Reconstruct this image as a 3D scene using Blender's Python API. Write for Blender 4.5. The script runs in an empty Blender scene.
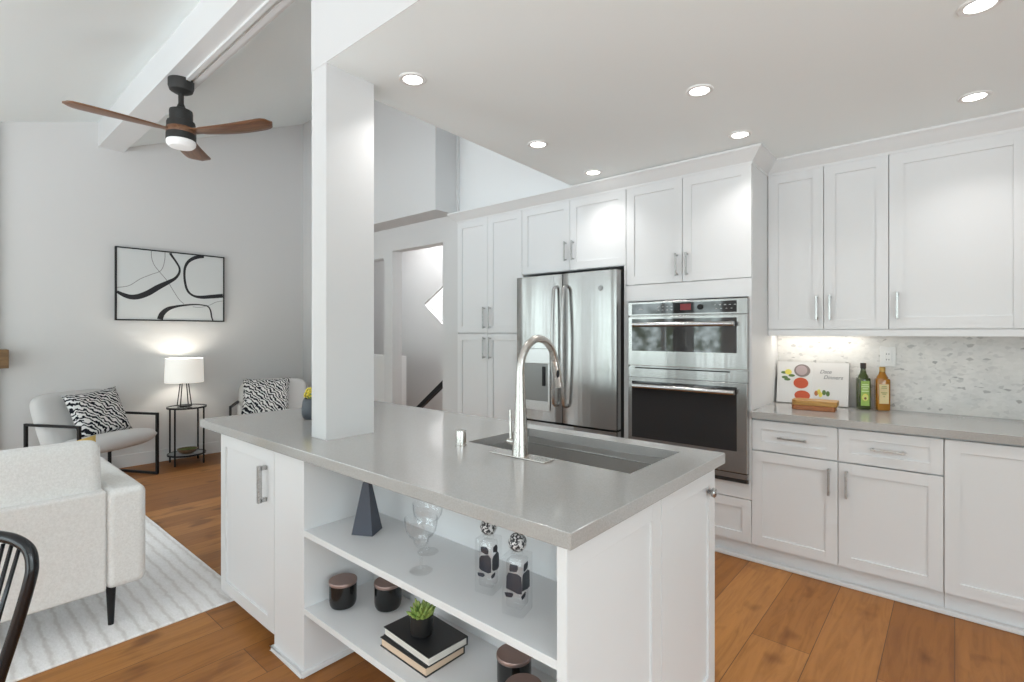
import bpy, bmesh, math, random
from mathutils import Vector, Matrix
S = bpy.context.scene
COL = S.collection
R = math.radians
random.seed(7)

# ------------------------------------------------------------------ camera
cam = bpy.data.cameras.new('camera')
cam.sensor_width = 36.0
cam.lens = 18.0                      # 512 px focal length on a 1024 px wide frame
cam.shift_y = -8.0 / 1024
cam.clip_start = 0.02
camo = bpy.data.objects.new('camera', cam)
COL.objects.link(camo)
HEAD = math.atan2(.6541, .7563)
camo.location = (0, 0, 1.38)
camo.rotation_euler = (R(90), 0, HEAD)
S.camera = camo

# ------------------------------------------------------------------ world, exposure
S.view_settings.view_transform = 'Standard'
S.view_settings.look = 'None'
S.view_settings.gamma = 1
S.view_settings.use_curve_mapping = False
S.view_settings.exposure = 0.15
S.cycles.use_denoising = True
S.cycles.max_bounces = 12
S.cycles.diffuse_bounces = 6
S.cycles.glossy_bounces = 5
S.cycles.transmission_bounces = 10
S.cycles.transparent_max_bounces = 12
S.cycles.caustics_reflective = False
S.cycles.caustics_refractive = False
S.cycles.sample_clamp_indirect = 6

W = bpy.data.worlds.new('sky')
S.world = W
W.use_nodes = True
nt = W.node_tree
for n in list(nt.nodes): nt.nodes.remove(n)
def N(t, typ, **kw):
    n = t.nodes.new(typ)
    for k, v in kw.items():
        if k in n.inputs.keys(): n.inputs[k].default_value = v
        else: setattr(n, k, v)
    return n
out = N(nt, 'ShaderNodeOutputWorld'); bg = N(nt, 'ShaderNodeBackground', Strength=7.5)
tc = N(nt, 'ShaderNodeTexCoord'); sx = N(nt, 'ShaderNodeSeparateXYZ')
ns = N(nt, 'ShaderNodeTexNoise', Scale=14.0, Detail=6.0, Roughness=.75)
r1 = N(nt, 'ShaderNodeValToRGB')
r1.color_ramp.elements[0].position = .44; r1.color_ramp.elements[0].color = (.05, .065, .04, 1)
r1.color_ramp.elements[1].position = .58; r1.color_ramp.elements[1].color = (.62, .72, .74, 1)
r2 = N(nt, 'ShaderNodeValToRGB')     # treeline up to ~20 degrees, sky above it
r2.color_ramp.elements[0].position = .12; r2.color_ramp.elements[0].color = (0, 0, 0, 1)
r2.color_ramp.elements[1].position = .24; r2.color_ramp.elements[1].color = (1, 1, 1, 1)
mx = N(nt, 'ShaderNodeMixRGB'); mx.inputs[2].default_value = (.68, .765, .82, 1)
L = nt.links
L.new(tc.outputs['Generated'], ns.inputs['Vector']); L.new(tc.outputs['Generated'], sx.inputs[0])
L.new(ns.outputs[0], r1.inputs[0]); L.new(sx.outputs[2], r2.inputs[0])
L.new(r2.outputs[0], mx.inputs[0]); L.new(r1.outputs[0], mx.inputs[1])
r3 = N(nt, 'ShaderNodeValToRGB')     # bright lower half, added to throw light up at the ceilings
r3.color_ramp.elements[0].position = .42; r3.color_ramp.elements[0].color = (1, 1, 1, 1)
r3.color_ramp.elements[1].position = .47; r3.color_ramp.elements[1].color = (0, 0, 0, 1)
hf = N(nt, 'ShaderNodeMath', operation='MULTIPLY_ADD'); hf.inputs[1].default_value = .5; hf.inputs[2].default_value = .5
mg = N(nt, 'ShaderNodeMixRGB'); mg.inputs[2].default_value = (.76, .83, .87, 1)
L.new(sx.outputs[2], hf.inputs[0]); L.new(hf.outputs[0], r3.inputs[0]); L.new(r3.outputs[0], mg.inputs[0]); L.new(mx.outputs[0], mg.inputs[1])
L.new(mg.outputs[0], bg.inputs[0]); L.new(bg.outputs[0], out.inputs[0])

def area(name, loc, rot, sx_, sy_, power, col=(1, 1, 1), portal=False, spread=180):
    l = bpy.data.lights.new(name, 'AREA'); l.shape = 'RECTANGLE'; l.size = sx_; l.size_y = sy_
    l.energy = power; l.color = col; l.spread = R(spread)
    if portal: l.cycles.is_portal = True
    o = bpy.data.objects.new(name, l); COL.objects.link(o); o.location = loc; o.rotation_euler = rot
    return o
# daylight comes through the glazed wall behind the camera and unseen side openings added for light
WIN = [(-5.6, -3.2, .1, 2.3), (-2.4, -.1, .1, 2.3)]          # x0,x1,z0,z1 in wall_front
for (a, b, c, d) in WIN:
    area('window_portal', ((a+b)/2, -3.22, (c+d)/2), (R(90), 0, 0), b-a, d-c, 1, portal=True)
RW = (-2.8, 1.0, .3, 2.35)                                    # y0,y1,z0,z1 in wall_right, unseen opening enlarged for more light
area('window_portal', (2.22, (RW[0]+RW[1])/2, (RW[2]+RW[3])/2), (R(90), 0, R(90)), RW[1]-RW[0], RW[3]-RW[2], 1, portal=True)
LW = (-3.0, -1.2, .5, 2.35)                                   # the same in wall_left, out of frame, added for more light
area('window_portal', (-6.47, (LW[0]+LW[1])/2, (LW[2]+LW[3])/2), (R(90), 0, R(-90)), LW[1]-LW[0], LW[3]-LW[2], 1, portal=True)

area('added_roof_portal', (-2.6, 2.1, 3.76), (R(23.6), 0, 0), .5, .87, 1, portal=True)  # guides daylight through the unseen roof opening added for light

# ------------------------------------------------------------------ mesh helpers
class MB:
    def __init__(s): s.b = bmesh.new()
    def quad(s, vs):
        v = [s.b.verts.new(p) for p in vs]
        return s.b.faces.new(v)
    def box(s, x0, x1, y0, y1, z0, z1, M=None, bevel=0):
        P = [(x, y, z) for x in (x0, x1) for y in (y0, y1) for z in (z0, z1)]
        if M: P = [M(*p) if callable(M) else tuple(M @ Vector(p)) for p in P]
        v = [s.b.verts.new(p) for p in P]
        fs = [s.b.faces.new([v[i] for i in f]) for f in ((0,1,3,2),(4,6,7,5),(0,4,5,1),(2,3,7,6),(0,2,6,4),(1,5,7,3))]
        if bevel:
            es = list({e for f in fs for e in f.edges})
            bmesh.ops.bevel(s.b, geom=es, offset=bevel, segments=2, affect='EDGES', profile=.5)
        return s
    def prism(s, pts, z0, z1, M=None):
        f = M or (lambda x, y, z: (x, y, z))
        a = [s.b.verts.new(f(p[0], p[1], z0)) for p in pts]; c = [s.b.verts.new(f(p[0], p[1], z1)) for p in pts]
        s.b.faces.new(a[::-1]); s.b.faces.new(c)
        for i in range(len(a)):
            j = (i+1) % len(a); s.b.faces.new((a[i], a[j], c[j], c[i]))
        return s
    def lathe(s, prof, seg=32, loc=(0, 0, 0), M=None, close=False):
        rings = []
        for r, z in prof:
            if r < 1e-6: ring = [s.b.verts.new((0, 0, z))]
            else: ring = [s.b.verts.new((r*math.cos(2*math.pi*k/seg), r*math.sin(2*math.pi*k/seg), z)) for k in range(seg)]
            rings.append(ring)
        pairs = list(zip(rings, rings[1:])) + ([(rings[-1], rings[0])] if close else [])
        for a, c in pairs:
            for k in range(seg):
                j = (k+1) % seg
                if len(a) == 1 and len(c) == 1: continue
                if len(a) == 1: s.b.faces.new((a[0], c[k], c[j]))
                elif len(c) == 1: s.b.faces.new((a[k], a[j], c[0]))
                else: s.b.faces.new((a[k], a[j], c[j], c[k]))
        mat = M or Matrix.Identity(4)
        for ring in rings:
            for v in ring: v.co = mat @ v.co + Vector(loc)
        return s
    def tube(s, pts, r, seg=12, close=False, square=False, cap=True):
        pts = [Vector(p) for p in pts]; n = len(pts)
        rs = r if isinstance(r, (list, tuple)) else [r]*n
        if square: seg = 4
        rings = []; up = None
        for i, p in enumerate(pts):
            if close: d = (pts[(i+1) % n]-pts[i-1])
            else: d = (pts[min(i+1, n-1)]-pts[max(i-1, 0)])
            d.normalize()
            if up is None:
                up = Vector((0, 0, 1)) if abs(d.z) < .9 else Vector((1, 0, 0))
            u = (up - d*up.dot(d)).normalized(); w = d.cross(u); up = u
            ring = []
            for k in range(seg):
                a = 2*math.pi*k/seg + (math.pi/4 if square else 0)
                q = rs[i]*(1.414 if square else 1)
                # mitre correction
                ring.append(s.b.verts.new(p + (u*math.cos(a)+w*math.sin(a))*q))
            rings.append(ring)
        for i in range(n if close else n-1):
            a, c = rings[i], rings[(i+1) % n]
            for k in range(seg):
                j = (k+1) % seg; s.b.faces.new((a[k], a[j], c[j], c[k]))
        if cap and not close:
            s.b.faces.new(rings[0][::-1]); s.b.faces.new(rings[-1])
        return s
    def ball(s, c, r, sc=(1, 1, 1), u=20, v=12):
        bmesh.ops.create_uvsphere(s.b, u_segments=u, v_segments=v, radius=r, matrix=Matrix.Translation(c) @ Matrix.Diagonal((*sc, 1)))
        return s

def Wm(o):
    m = Matrix.LocRotScale(o.location, o.rotation_euler, o.scale)
    return (Wm(o.parent) @ m) if o.parent else m
def obj(name, mb, mat, parent=None, smooth=False, bevel=0, local=False, label=None, seg=2):
    """one mesh object; geometry given in world coordinates unless local"""
    b = mb.b
    bmesh.ops.remove_doubles(b, verts=b.verts, dist=1e-6)
    bmesh.ops.recalc_face_normals(b, faces=b.faces)
    me = bpy.data.meshes.new(name); b.to_mesh(me); b.free()
    o = bpy.data.objects.new(name, me); COL.objects.link(o)
    if parent:
        o.parent = parent
        if not local: me.transform(Wm(parent).inverted())
    mats = mat if isinstance(mat, list) else [mat]
    for m in mats: me.materials.append(m)
    if smooth:
        for p in me.polygons: p.use_smooth = True
        if smooth == 'auto':
            try: me.set_sharp_from_angle(angle=R(38))
            except Exception: pass
    if bevel:
        m = o.modifiers.new('bevel', 'BEVEL'); m.width = bevel; m.segments = seg; m.limit_method = 'ANGLE'; m.angle_limit = R(40)
    if label: o['label'] = label
    return o
def tag(o, label, cat, group=None, kind=None):
    o['label'] = label; o['category'] = cat
    if group: o['group'] = group
    if kind: o['kind'] = kind
    return o
def thing(name, label, cat, loc=(0, 0, 0), rz=0, group=None):
    o = bpy.data.objects.new(name, None); COL.objects.link(o)
    o.location = loc; o.rotation_euler = (0, 0, rz); o.empty_display_size = .1
    return tag(o, label, cat, group)
def struct(name, mb, mat, label, cat, **kw):
    return tag(obj(name, mb, mat, **kw), label, cat, kind='structure')
def dup(root, loc, rz, label=None, group=None):
    def cp(o, par):
        c = o.copy(); COL.objects.link(c)
        if par: c.parent = par
        for ch in list(o.children): cp(ch, c)
        return c
    r = cp(root, None); r.location = loc; r.rotation_euler = (0, 0, rz)
    if label: r['label'] = label
    if group: r['group'] = group
    return r

# ------------------------------------------------------------------ materials
MATS = {}
def mat(name, col, rough=.5, metal=0, spec=.5, **kw):
    m = bpy.data.materials.new(name); m.use_nodes = True
    p = m.node_tree.nodes['Principled BSDF']
    p.inputs['Base Color'].default_value = (*col, 1); p.inputs['Roughness'].default_value = rough
    p.inputs['Metallic'].default_value = metal; p.inputs['Specular IOR Level'].default_value = spec
    for k, v in kw.items(): p.inputs[k.replace('_', ' ')].default_value = v
    MATS[name] = m
    return m
def coords(t, kind='Object', scale=(1, 1, 1), rot=(0, 0, 0)):
    tc = N(t, 'ShaderNodeTexCoord'); mp = N(t, 'ShaderNodeMapping')
    mp.inputs['Scale'].default_value = scale; mp.inputs['Rotation'].default_value = rot
    t.links.new(tc.outputs[kind], mp.inputs['Vector']); return mp.outputs[0]
def geo(t, scale=(1, 1, 1), rot=(0, 0, 0)):
    g = N(t, 'ShaderNodeNewGeometry'); mp = N(t, 'ShaderNodeMapping')
    mp.inputs['Scale'].default_value = scale; mp.inputs['Rotation'].default_value = rot
    t.links.new(g.outputs['Position'], mp.inputs['Vector']); return mp.outputs[0]
def ramp(t, src, stops):
    r = N(t, 'ShaderNodeValToRGB'); e = r.color_ramp.elements
    while len(e) < len(stops): e.new(.5)
    for el, (p, c) in zip(e, stops): el.position = p; el.color = (*c, 1)
    t.links.new(src, r.inputs[0]); return r.outputs[0]
def bump(m, src, strength=.2, dist=.002):
    t = m.node_tree; b = N(t, 'ShaderNodeBump', Strength=strength, Distance=dist)
    t.links.new(src, b.inputs['Height']); t.links.new(b.outputs[0], t.nodes['Principled BSDF'].inputs['Normal'])
def base(m, src, inp='Base Color'):
    m.node_tree.links.new(src, m.node_tree.nodes['Principled BSDF'].inputs[inp])
def noise(t, vec, scale, detail=3, rough=.5, dist=0):
    n = N(t, 'ShaderNodeTexNoise', Scale=scale, Detail=detail, Roughness=rough, Distortion=dist)
    t.links.new(vec, n.inputs['Vector']); return n.outputs[0]

wallm = mat('wall_paint', (.60, .60, .60), .7)
t = wallm.node_tree; bump(wallm, noise(t, geo(t), 220), .08, .001)
greyw = mat('living_wall_paint', (.675, .67, .665), .7)
t = greyw.node_tree; bump(greyw, noise(t, geo(t), 220), .08, .001)
ceilm = mat('ceiling_paint', (.855, .90, .90), .8)
t = ceilm.node_tree; bump(ceilm, noise(t, geo(t), 120), .1, .001)
trimm = mat('white_trim', (.70, .705, .705), .45)
cabm = mat('cabinet_white', (.70, .705, .71), .4)
shadowgap = mat('gap_grey', (.25, .25, .25), .8)
# quartz
quartz = mat('grey_quartz', (.3, .29, .28), .12, spec=.95)
t = quartz.node_tree
base(quartz, ramp(t, noise(t, geo(t), 260, 4, .6), [(.3, (.33, .322, .31)), (.7, (.40, .392, .378))]))
# wood floor: boards run towards the kitchen wall (world Y)
floorm = mat('oak_floor', (.4, .22, .1), .42, spec=.3)
t = floorm.node_tree; lk = t.links
v = geo(t, rot=(0, 0, R(90)))
bk = N(t, 'ShaderNodeTexBrick', offset=.37, offset_frequency=2, squash=1.0)
for k, x in (('Scale', 1.0), ('Mortar Size', .0016), ('Mortar Smooth', .2), ('Bias', 0.0), ('Brick Width', 2.5), ('Row Height', .235)):
    bk.inputs[k].default_value = x
bk.inputs['Color1'].default_value = (0, 0, 0, 1); bk.inputs['Color2'].default_value = (1, 1, 1, 1); bk.inputs['Mortar'].default_value = (.5, .5, .5, 1)
lk.new(v, bk.inputs['Vector'])
plank = ramp(t, bk.outputs[0], [(0, (.255, .095, .020)), (.5, (.325, .13, .030)), (1, (.42, .185, .052))])
wv = geo(t, scale=(9, .9, 1))
g1 = noise(t, wv, 2.2, 8, .62, 1.2)
grain = ramp(t, g1, [(.32, (.66, .60, .55)), (.55, (1.0, 1.0, 1.0)), (.75, (1.12, 1.1, 1.06))])
mm = N(t, 'ShaderNodeMixRGB', blend_type='MULTIPLY'); mm.inputs[0].default_value = .8
lk.new(plank, mm.inputs[1]); lk.new(grain, mm.inputs[2])
kn = ramp(t, noise(t, geo(t, scale=(3.0, 1.6, 1)), 2.6, 2, .4), [(.26, (.42, .34, .30)), (.40, (1, 1, 1))])
m2 = N(t, 'ShaderNodeMixRGB', blend_type='MULTIPLY'); m2.inputs[0].default_value = .8
lk.new(mm.outputs[0], m2.inputs[1]); lk.new(kn, m2.inputs[2])
m3 = N(t, 'ShaderNodeMixRGB', blend_type='MIX'); m3.inputs[2].default_value = (.10, .045, .02, 1)
lk.new(bk.outputs['Fac'], m3.inputs[0]); lk.new(m2.outputs[0], m3.inputs[1])
base(floorm, m3.outputs[0]); bump(floorm, g1, .08, .001)
# metals
def brushed(name, col, rough, stretch, amt=.06):
    m = mat(name, col, rough, 1.0)
    t = m.node_tree
    n = noise(t, geo(t, scale=stretch), 6, 5, .6)
    mr = N(t, 'ShaderNodeMapRange'); mr.inputs[3].default_value = rough-amt; mr.inputs[4].default_value = rough+amt
    t.links.new(n, mr.inputs[0]); base(m, mr.outputs[0], 'Roughness')
    return m
steel = brushed('stainless_steel', (.40, .396, .388), .2, (3, 3, .4))
t = steel.node_tree; bump(steel, noise(t, geo(t, scale=(9, 9, .5)), 1.0, 2), .35, .01)
steelh = brushed('satin_steel', (.48, .48, .475), .28, (40, 40, 40))
barsteel = brushed('bar_steel', (.60, .60, .59), .22, (40, 40, 40))
nickel = brushed('brushed_nickel', (.60, .58, .55), .26, (60, 60, 8))
sinkm = brushed('sink_steel', (.60, .59, .575), .36, (80, 4, 4))
blackm = mat('black_metal', (.008, .008, .009), .45, spec=.3)
glassblack = mat('black_glass', (.012, .012, .013), .04, spec=.8)
mwglass = mat('oven_window_glass', (.03, .03, .03), .03, spec=1.0)
blackgap = mat('appliance_dark', (.015, .015, .015), .6)
fanblk = mat('fan_black', (.022, .022, .021), .55)
# fabrics
fab = mat('boucle_fabric', (.66, .65, .62), .95, spec=.15)
t = fab.node_tree; n1 = noise(t, coords(t), 120, 3, .7)
base(fab, ramp(t, noise(t, coords(t), 110, 4, .7), [(.3, (.68, .67, .65)), (.65, (.79, .785, .77))])); bump(fab, n1, .6, .004)
linen = mat('pale_grey_linen', (.58, .57, .56), .95, spec=.1)
t = linen.node_tree; bump(linen, noise(t, coords(t), 300, 2), .3, .001)
yel = mat('mustard_cotton', (.62, .43, .14), .9, spec=.1)
cream = mat('cream_cotton', (.72, .70, .64), .9, spec=.1)
zebra = mat('zebra_print', (.5, .5, .5), .9, spec=.1)
t = zebra.node_tree
cv = coords(t)
wv = N(t, 'ShaderNodeTexWave', wave_type='BANDS', bands_direction='DIAGONAL')
for k, x in (('Scale', 15.0), ('Distortion', 8.0), ('Detail', 2.0), ('Detail Scale', 1.3), ('Detail Roughness', .5)): wv.inputs[k].default_value = x
t.links.new(cv, wv.inputs['Vector'])
base(zebra, ramp(t, wv.outputs[0], [(.44, (.014, .016, .022)), (.52, (.74, .74, .73))]))
rugm = mat('pale_rug', (.6, .58, .57), .95, spec=.1)
t = rugm.node_tree
w2 = N(t, 'ShaderNodeTexWave', wave_type='BANDS', bands_direction='Y')
for k, x in (('Scale', 5.2), ('Distortion', 1.8), ('Detail', 3.0), ('Detail Scale', 2.5)): w2.inputs[k].default_value = x
t.links.new(geo(t), w2.inputs['Vector'])
c1 = ramp(t, w2.outputs[0], [(.0, (.70, .675, .66)), (.25, (.83, .82, .81)), (1, (.86, .85, .85))])
c2 = ramp(t, noise(t, geo(t, scale=(1, 3, 1)), 40, 5, .7), [(.3, (.92, .91, .90)), (.7, (1.08, 1.08, 1.08))])
mm = N(t, 'ShaderNodeMixRGB', blend_type='MULTIPLY'); mm.inputs[0].default_value = 1
t.links.new(c1, mm.inputs[1]); t.links.new(c2, mm.inputs[2]); base(rugm, mm.outputs[0])
bump(rugm, noise(t, geo(t), 150, 3), .5, .003)
# backsplash: small marble mosaic with scattered darker chips
splash = mat('marble_mosaic', (.6, .59, .57), .3)
t = splash.node_tree
vo = N(t, 'ShaderNodeTexVoronoi', Scale=1.0); t.links.new(geo(t, scale=(46, 46, 70)), vo.inputs['Vector'])
sp = N(t, 'ShaderNodeSeparateColor'); t.links.new(vo.outputs['Color'], sp.inputs[0])
chip = ramp(t, sp.outputs[0], [(0, (.78, .765, .75)), (.80, (.71, .70, .68)), (.96, (.60, .59, .58)), (1, (.30, .295, .29))])
cl = ramp(t, noise(t, geo(t), 6, 4), [(.3, (.86, .86, .86)), (.7, (1.08, 1.07, 1.05))])
mm = N(t, 'ShaderNodeMixRGB', blend_type='MULTIPLY'); mm.inputs[0].default_value = 1
t.links.new(chip, mm.inputs[1]); t.links.new(cl, mm.inputs[2])
blur = N(t, 'ShaderNodeMixRGB', blend_type='MIX'); blur.inputs[0].default_value = .25; blur.inputs[2].default_value = (.72, .71, .69, 1)
t.links.new(mm.outputs[0], blur.inputs[1]); base(splash, blur.outputs[0])
# woods
def woodmat(name, c1, c2, sc=(2, 30, 30), rough=.4, kind='Object'):
    m = mat(name, c1, rough); t = m.node_tree
    base(m, ramp(t, noise(t, coords(t, kind, scale=sc), 1.6, 5, .6, .5), [(.3, c1), (.7, c2)])); return m
fanwood = woodmat('walnut_blade', (.10, .040, .018), (.22, .105, .05), (3, 30, 30), .35)
boardw = woodmat('olive_wood', (.28, .13, .025), (.50, .28, .07), (6, 60, 60), .4)
boardr = woodmat('reddish_wood', (.22, .07, .022), (.40, .15, .05), (6, 60, 60), .4)
mantelw = woodmat('mantel_oak', (.12, .065, .028), (.24, .14, .06), (20, 3, 20), .6)
lacq = mat('black_lacquer', (.006, .007, .009), .2, spec=.5)
glass = mat('clear_glass', (.97, .98, .98), .01); glass.node_tree.nodes['Principled BSDF'].inputs['Transmission Weight'].default_value = 1
glass.node_tree.nodes['Principled BSDF'].inputs['IOR'].default_value = 1.4
thin = mat('thin_glass', (.93, .95, .95), .02)
p = thin.node_tree.nodes['Principled BSDF']; p.inputs['Alpha'].default_value = .2; p.inputs['Specular IOR Level'].default_value = 1
def thinglass(name, tint, edge):
    m = bpy.data.materials.new(name); m.use_nodes = True; t = m.node_tree
    for n in list(t.nodes): t.nodes.remove(n)
    o = N(t, 'ShaderNodeOutputMaterial'); mixs = N(t, 'ShaderNodeMixShader'); tr_ = N(t, 'ShaderNodeBsdfTransparent'); gl = N(t, 'ShaderNodeBsdfGlossy', Roughness=.03)
    lw = N(t, 'ShaderNodeLayerWeight', Blend=.30); mixc = N(t, 'ShaderNodeMixRGB'); mixc.inputs[1].default_value = (*tint, 1); mixc.inputs[2].default_value = (*edge, 1)
    sc_ = N(t, 'ShaderNodeMath', operation='MULTIPLY'); sc_.inputs[1].default_value = .55
    t.links.new(mixc.outputs[0], tr_.inputs[0])
    pw_ = N(t, 'ShaderNodeMath', operation='POWER'); pw_.inputs[1].default_value = 3.6; t.links.new(lw.outputs['Facing'], pw_.inputs[0]); t.links.new(pw_.outputs[0], sc_.inputs[0]); t.links.new(pw_.outputs[0], mixc.inputs[0]); sc_.operation = 'MULTIPLY_ADD'; sc_.inputs[2].default_value = .05; t.links.new(sc_.outputs[0], mixs.inputs[0])
    t.links.new(tr_.outputs[0], mixs.inputs[1]); t.links.new(gl.outputs[0], mixs.inputs[2]); t.links.new(mixs.outputs[0], o.inputs[0])
    return m
glass = thinglass('clear_glass_thin', (.998, .998, .998), (.62, .64, .67))
thin = thinglass('clear_inner_glass', (.985, .985, .988), (.40, .42, .45))
smoke = mat('smoky_glass', (.028, .032, .044), .6, spec=.1)
stopm = mat('speckled_resin', (.5, .5, .5), .3)
t = stopm.node_tree
base(stopm, ramp(t, noise(t, coords(t), 150, 2), [(.47, (.02, .02, .025)), (.53, (.72, .72, .72))]))
pyr = mat('slate_blue_ceramic', (.055, .062, .082), .6)
t = pyr.node_tree; bump(pyr, noise(t, coords(t), 180), .3, .001)
jarb = mat('black_gloss_glass', (.01, .01, .01), .12)
copper = mat('rose_copper', (.35, .25, .225), .38, .8)
bookb = mat('black_cloth_cover', (.014, .014, .015), .5)
page = mat('cream_pages', (.66, .62, .55), .8)
page2 = mat('tan_pages', (.62, .46, .33), .8)
t = page.node_tree; base(page, ramp(t, noise(t, coords(t, scale=(1, 1, 90)), 8, 2), [(.4, (.6, .56, .5)), (.6, (.72, .69, .63))]))
potb = mat('matt_black_pot', (.012, .012, .012), .45)
leafm = mat('succulent_green', (.20, .30, .06), .45)
t = leafm.node_tree; base(leafm, ramp(t, noise(t, coords(t), 30), [(.35, (.10, .2, .035)), (.65, (.36, .44, .12))]))
vasem = mat('slate_vase', (.075, .085, .10), .5)
yflow = mat('yellow_petals', (.75, .62, .08), .7)
soil = mat('dark_centre', (.05, .04, .01), .9)
canvas = mat('canvas_white', (.66, .68, .68), .8)
inkm = mat('painted_black', (.012, .012, .015), .6)
greyline = mat('painted_grey_line', (.22, .22, .22), .7)
pagew = mat('glossy_page', (.68, .67, .66), .35)
oilg = mat('green_oil_bottle', (.055, .085, .008), .06); p = oilg.node_tree.nodes['Principled BSDF']; p.inputs['Transmission Weight'].default_value = .35; p.inputs['Coat Weight'].default_value = .6
oila = mat('amber_oil_bottle', (.50, .20, .008), .06); p = oila.node_tree.nodes['Principled BSDF']; p.inputs['Transmission Weight'].default_value = .35; p.inputs['Coat Weight'].default_value = .6
lab_g = mat('green_label', (.30, .45, .10), .6); lab_c = mat('cream_label', (.68, .55, .30), .6); lab_y = mat('avocado_yellow', (.75, .65, .12), .6)
capd = mat('dark_cap', (.02, .012, .01), .4); capg = mat('gold_cap', (.45, .28, .08), .35, .5); brownm = mat('pit_brown', (.25, .1, .03), .5)
txt = mat('grey_ink', (.2, .2, .21), .7)
plastic = mat('white_plastic', (.78, .78, .77), .35)
bowlo = woodmat('brown_bowl', (.13, .07, .03), (.2, .11, .05)); bowli = mat('green_moss', (.10, .13, .03), .9)
red_led = mat('red_display', (.05, 0, 0), .3); p = red_led.node_tree.nodes['Principled BSDF']; p.inputs['Emission Color'].default_value = (.8, .08, .1, 1); p.inputs['Emission Strength'].default_value = .14
def emit(name, col, st):
    m = mat(name, (.8, .8, .8), .5); p = m.node_tree.nodes['Principled BSDF']
    p.inputs['Emission Color'].default_value = (*col, 1); p.inputs['Emission Strength'].default_value = st; return m
lampem = emit('led_diffuser', (1, .97, .92), 9)
fanem = emit('fan_lens', (1, .98, .95), .12)
shade = mat('linen_shade', (.82, .81, .78), .8); p = shade.node_tree.nodes['Principled BSDF']
p.inputs['Emission Color'].default_value = (1, .95, .86, 1); p.inputs['Emission Strength'].default_value = .32
knobm = steelh

# ------------------------------------------------------------------ room shell
XL, XR, YF, YB = -6.45, 2.2, -3.2, 3.88
def zL(y): return 3.118+.313*y if y > -1.5 else 2.6485
def zR(y): return 3.27+.437*(y-1.35)
def zK(y): return 2.553-.03*(min(y, 3.4)-1.152)
COLX0, COLX1, COLY0, COLY1 = -2.187, -2.061, 1.152, 1.393
struct('floor', MB().box(XL-.2, XR+.2, YF-.2, 5.2, -.12, 0), floorm, 'warm oak plank floor running through kitchen and living room', 'floor')
TZ = 4.45
# left wall (living room), profile cut to the vault
mb = MB()
mb.box(XL-.15, XL, YF-.2, LW[0], 0, 5.3); mb.box(XL-.15, XL, LW[1], 5.2, 0, 5.3)
mb.box(XL-.15, XL, LW[0], LW[1], 0, LW[2]); mb.box(XL-.15, XL, LW[0], LW[1], LW[3], 5.3)
struct('wall_left', mb, greyw, 'light grey living room wall behind painting and lamp', 'wall')
# front wall with two glazed openings (behind the camera)
mb = MB()
xs = [XL-.15, WIN[0][0], WIN[0][1], WIN[1][0], WIN[1][1], XR+.15]
for i in range(5):
    if i in (1, 3):
        w = WIN[i//2]
        mb.box(xs[i], xs[i+1], YF-.15, YF, 0, w[2]); mb.box(xs[i], xs[i+1], YF-.15, YF, w[3], 4.7)
    else: mb.box(xs[i], xs[i+1], YF-.15, YF, 0, 4.7)
struct('wall_front', mb, wallm, 'white wall with large glazed openings opposite the kitchen', 'wall')
for i, w in enumerate(WIN):
    mb = MB(); a, b, c, d = w
    for x0, x1 in ((a, a+.06), (b-.06, b), ((a+b)/2-.04, (a+b)/2+.04)): mb.box(x0, x1, YF-.1, YF-.04, c, d)
    mb.box(a, b, YF-.1, YF-.04, c, c+.06); mb.box(a, b, YF-.1, YF-.04, d-.06, d)
    struct('window_%d' % (i+1), mb, trimm, 'white framed sliding window facing the garden', 'window')
mb = MB()
mb.box(XR, XR+.15, YF, RW[0], 0, 3.2); mb.box(XR, XR+.15, RW[1], YB+.2, 0, 3.2)
mb.box(XR, XR+.15, RW[0], RW[1], 0, RW[2]); mb.box(XR, XR+.15, RW[0], RW[1], RW[3], 3.2)
struct('wall_right', mb, wallm, 'white wall right of the kitchen', 'wall')
struct('wall_back', MB().box(-3.5, XR+.15, YB, YB+.15, 0, 4.7), wallm, 'white kitchen wall behind the cabinets', 'wall')
struct('trim_backsplash', MB().box(-.925, XR, YB-.012, YB+.001, .914, 1.40), splash, 'marble mosaic backsplash above the grey counter', 'backsplash')
# ceilings
mb = MB()
for y0, y1 in ((YF-.15, -1.5), (-1.5, 1.25)):
    mb.prism([(y0, zL(y0+.0001)), (y1, zL(y1-.0001)), (y1, zL(y1)+.12), (y0, zL(y0)+.12)], XL-.05, XR+.15, M=lambda y, z, x: (x, y, z))
struct('ceiling', mb, ceilm, 'sloping white living room ceiling left of the beam', 'ceiling')
mb = MB()
def rslab(x0, x1, y0, y1, lift=.12):
    mb.prism([(y0, zR(y0)), (y1, zR(y1)), (y1, zR(y1)+.12), (y0, zR(y0)+lift)], x0, x1, M=lambda y, z, x: (x, y, z))
ADDED_GAP = (-2.85, -2.35, 1.7, 2.5)                                # unseen opening added in the vault to brighten the living room wall
rslab(XL-.05, ADDED_GAP[0], 1.355, 5.1, .4); rslab(ADDED_GAP[1], XR, 1.355, 5.1, .4)
rslab(ADDED_GAP[0], ADDED_GAP[1], 1.355, ADDED_GAP[2], .4); rslab(ADDED_GAP[0], ADDED_GAP[1], ADDED_GAP[3], 5.1)
struct('ceiling', mb, ceilm, 'steeper white vaulted ceiling right of the beam', 'ceiling')
mb = MB()
mb.prism([(1.152, zK(1.152)), (3.4, zK(3.4)), (YB, zK(3.4)), (YB, 2.78), (1.152, 2.78)], COLX0, XR, M=lambda y, z, x: (x, y, z))
struct('ceiling', mb, ceilm, 'low white kitchen ceiling with recessed lights', 'ceiling')
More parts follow.
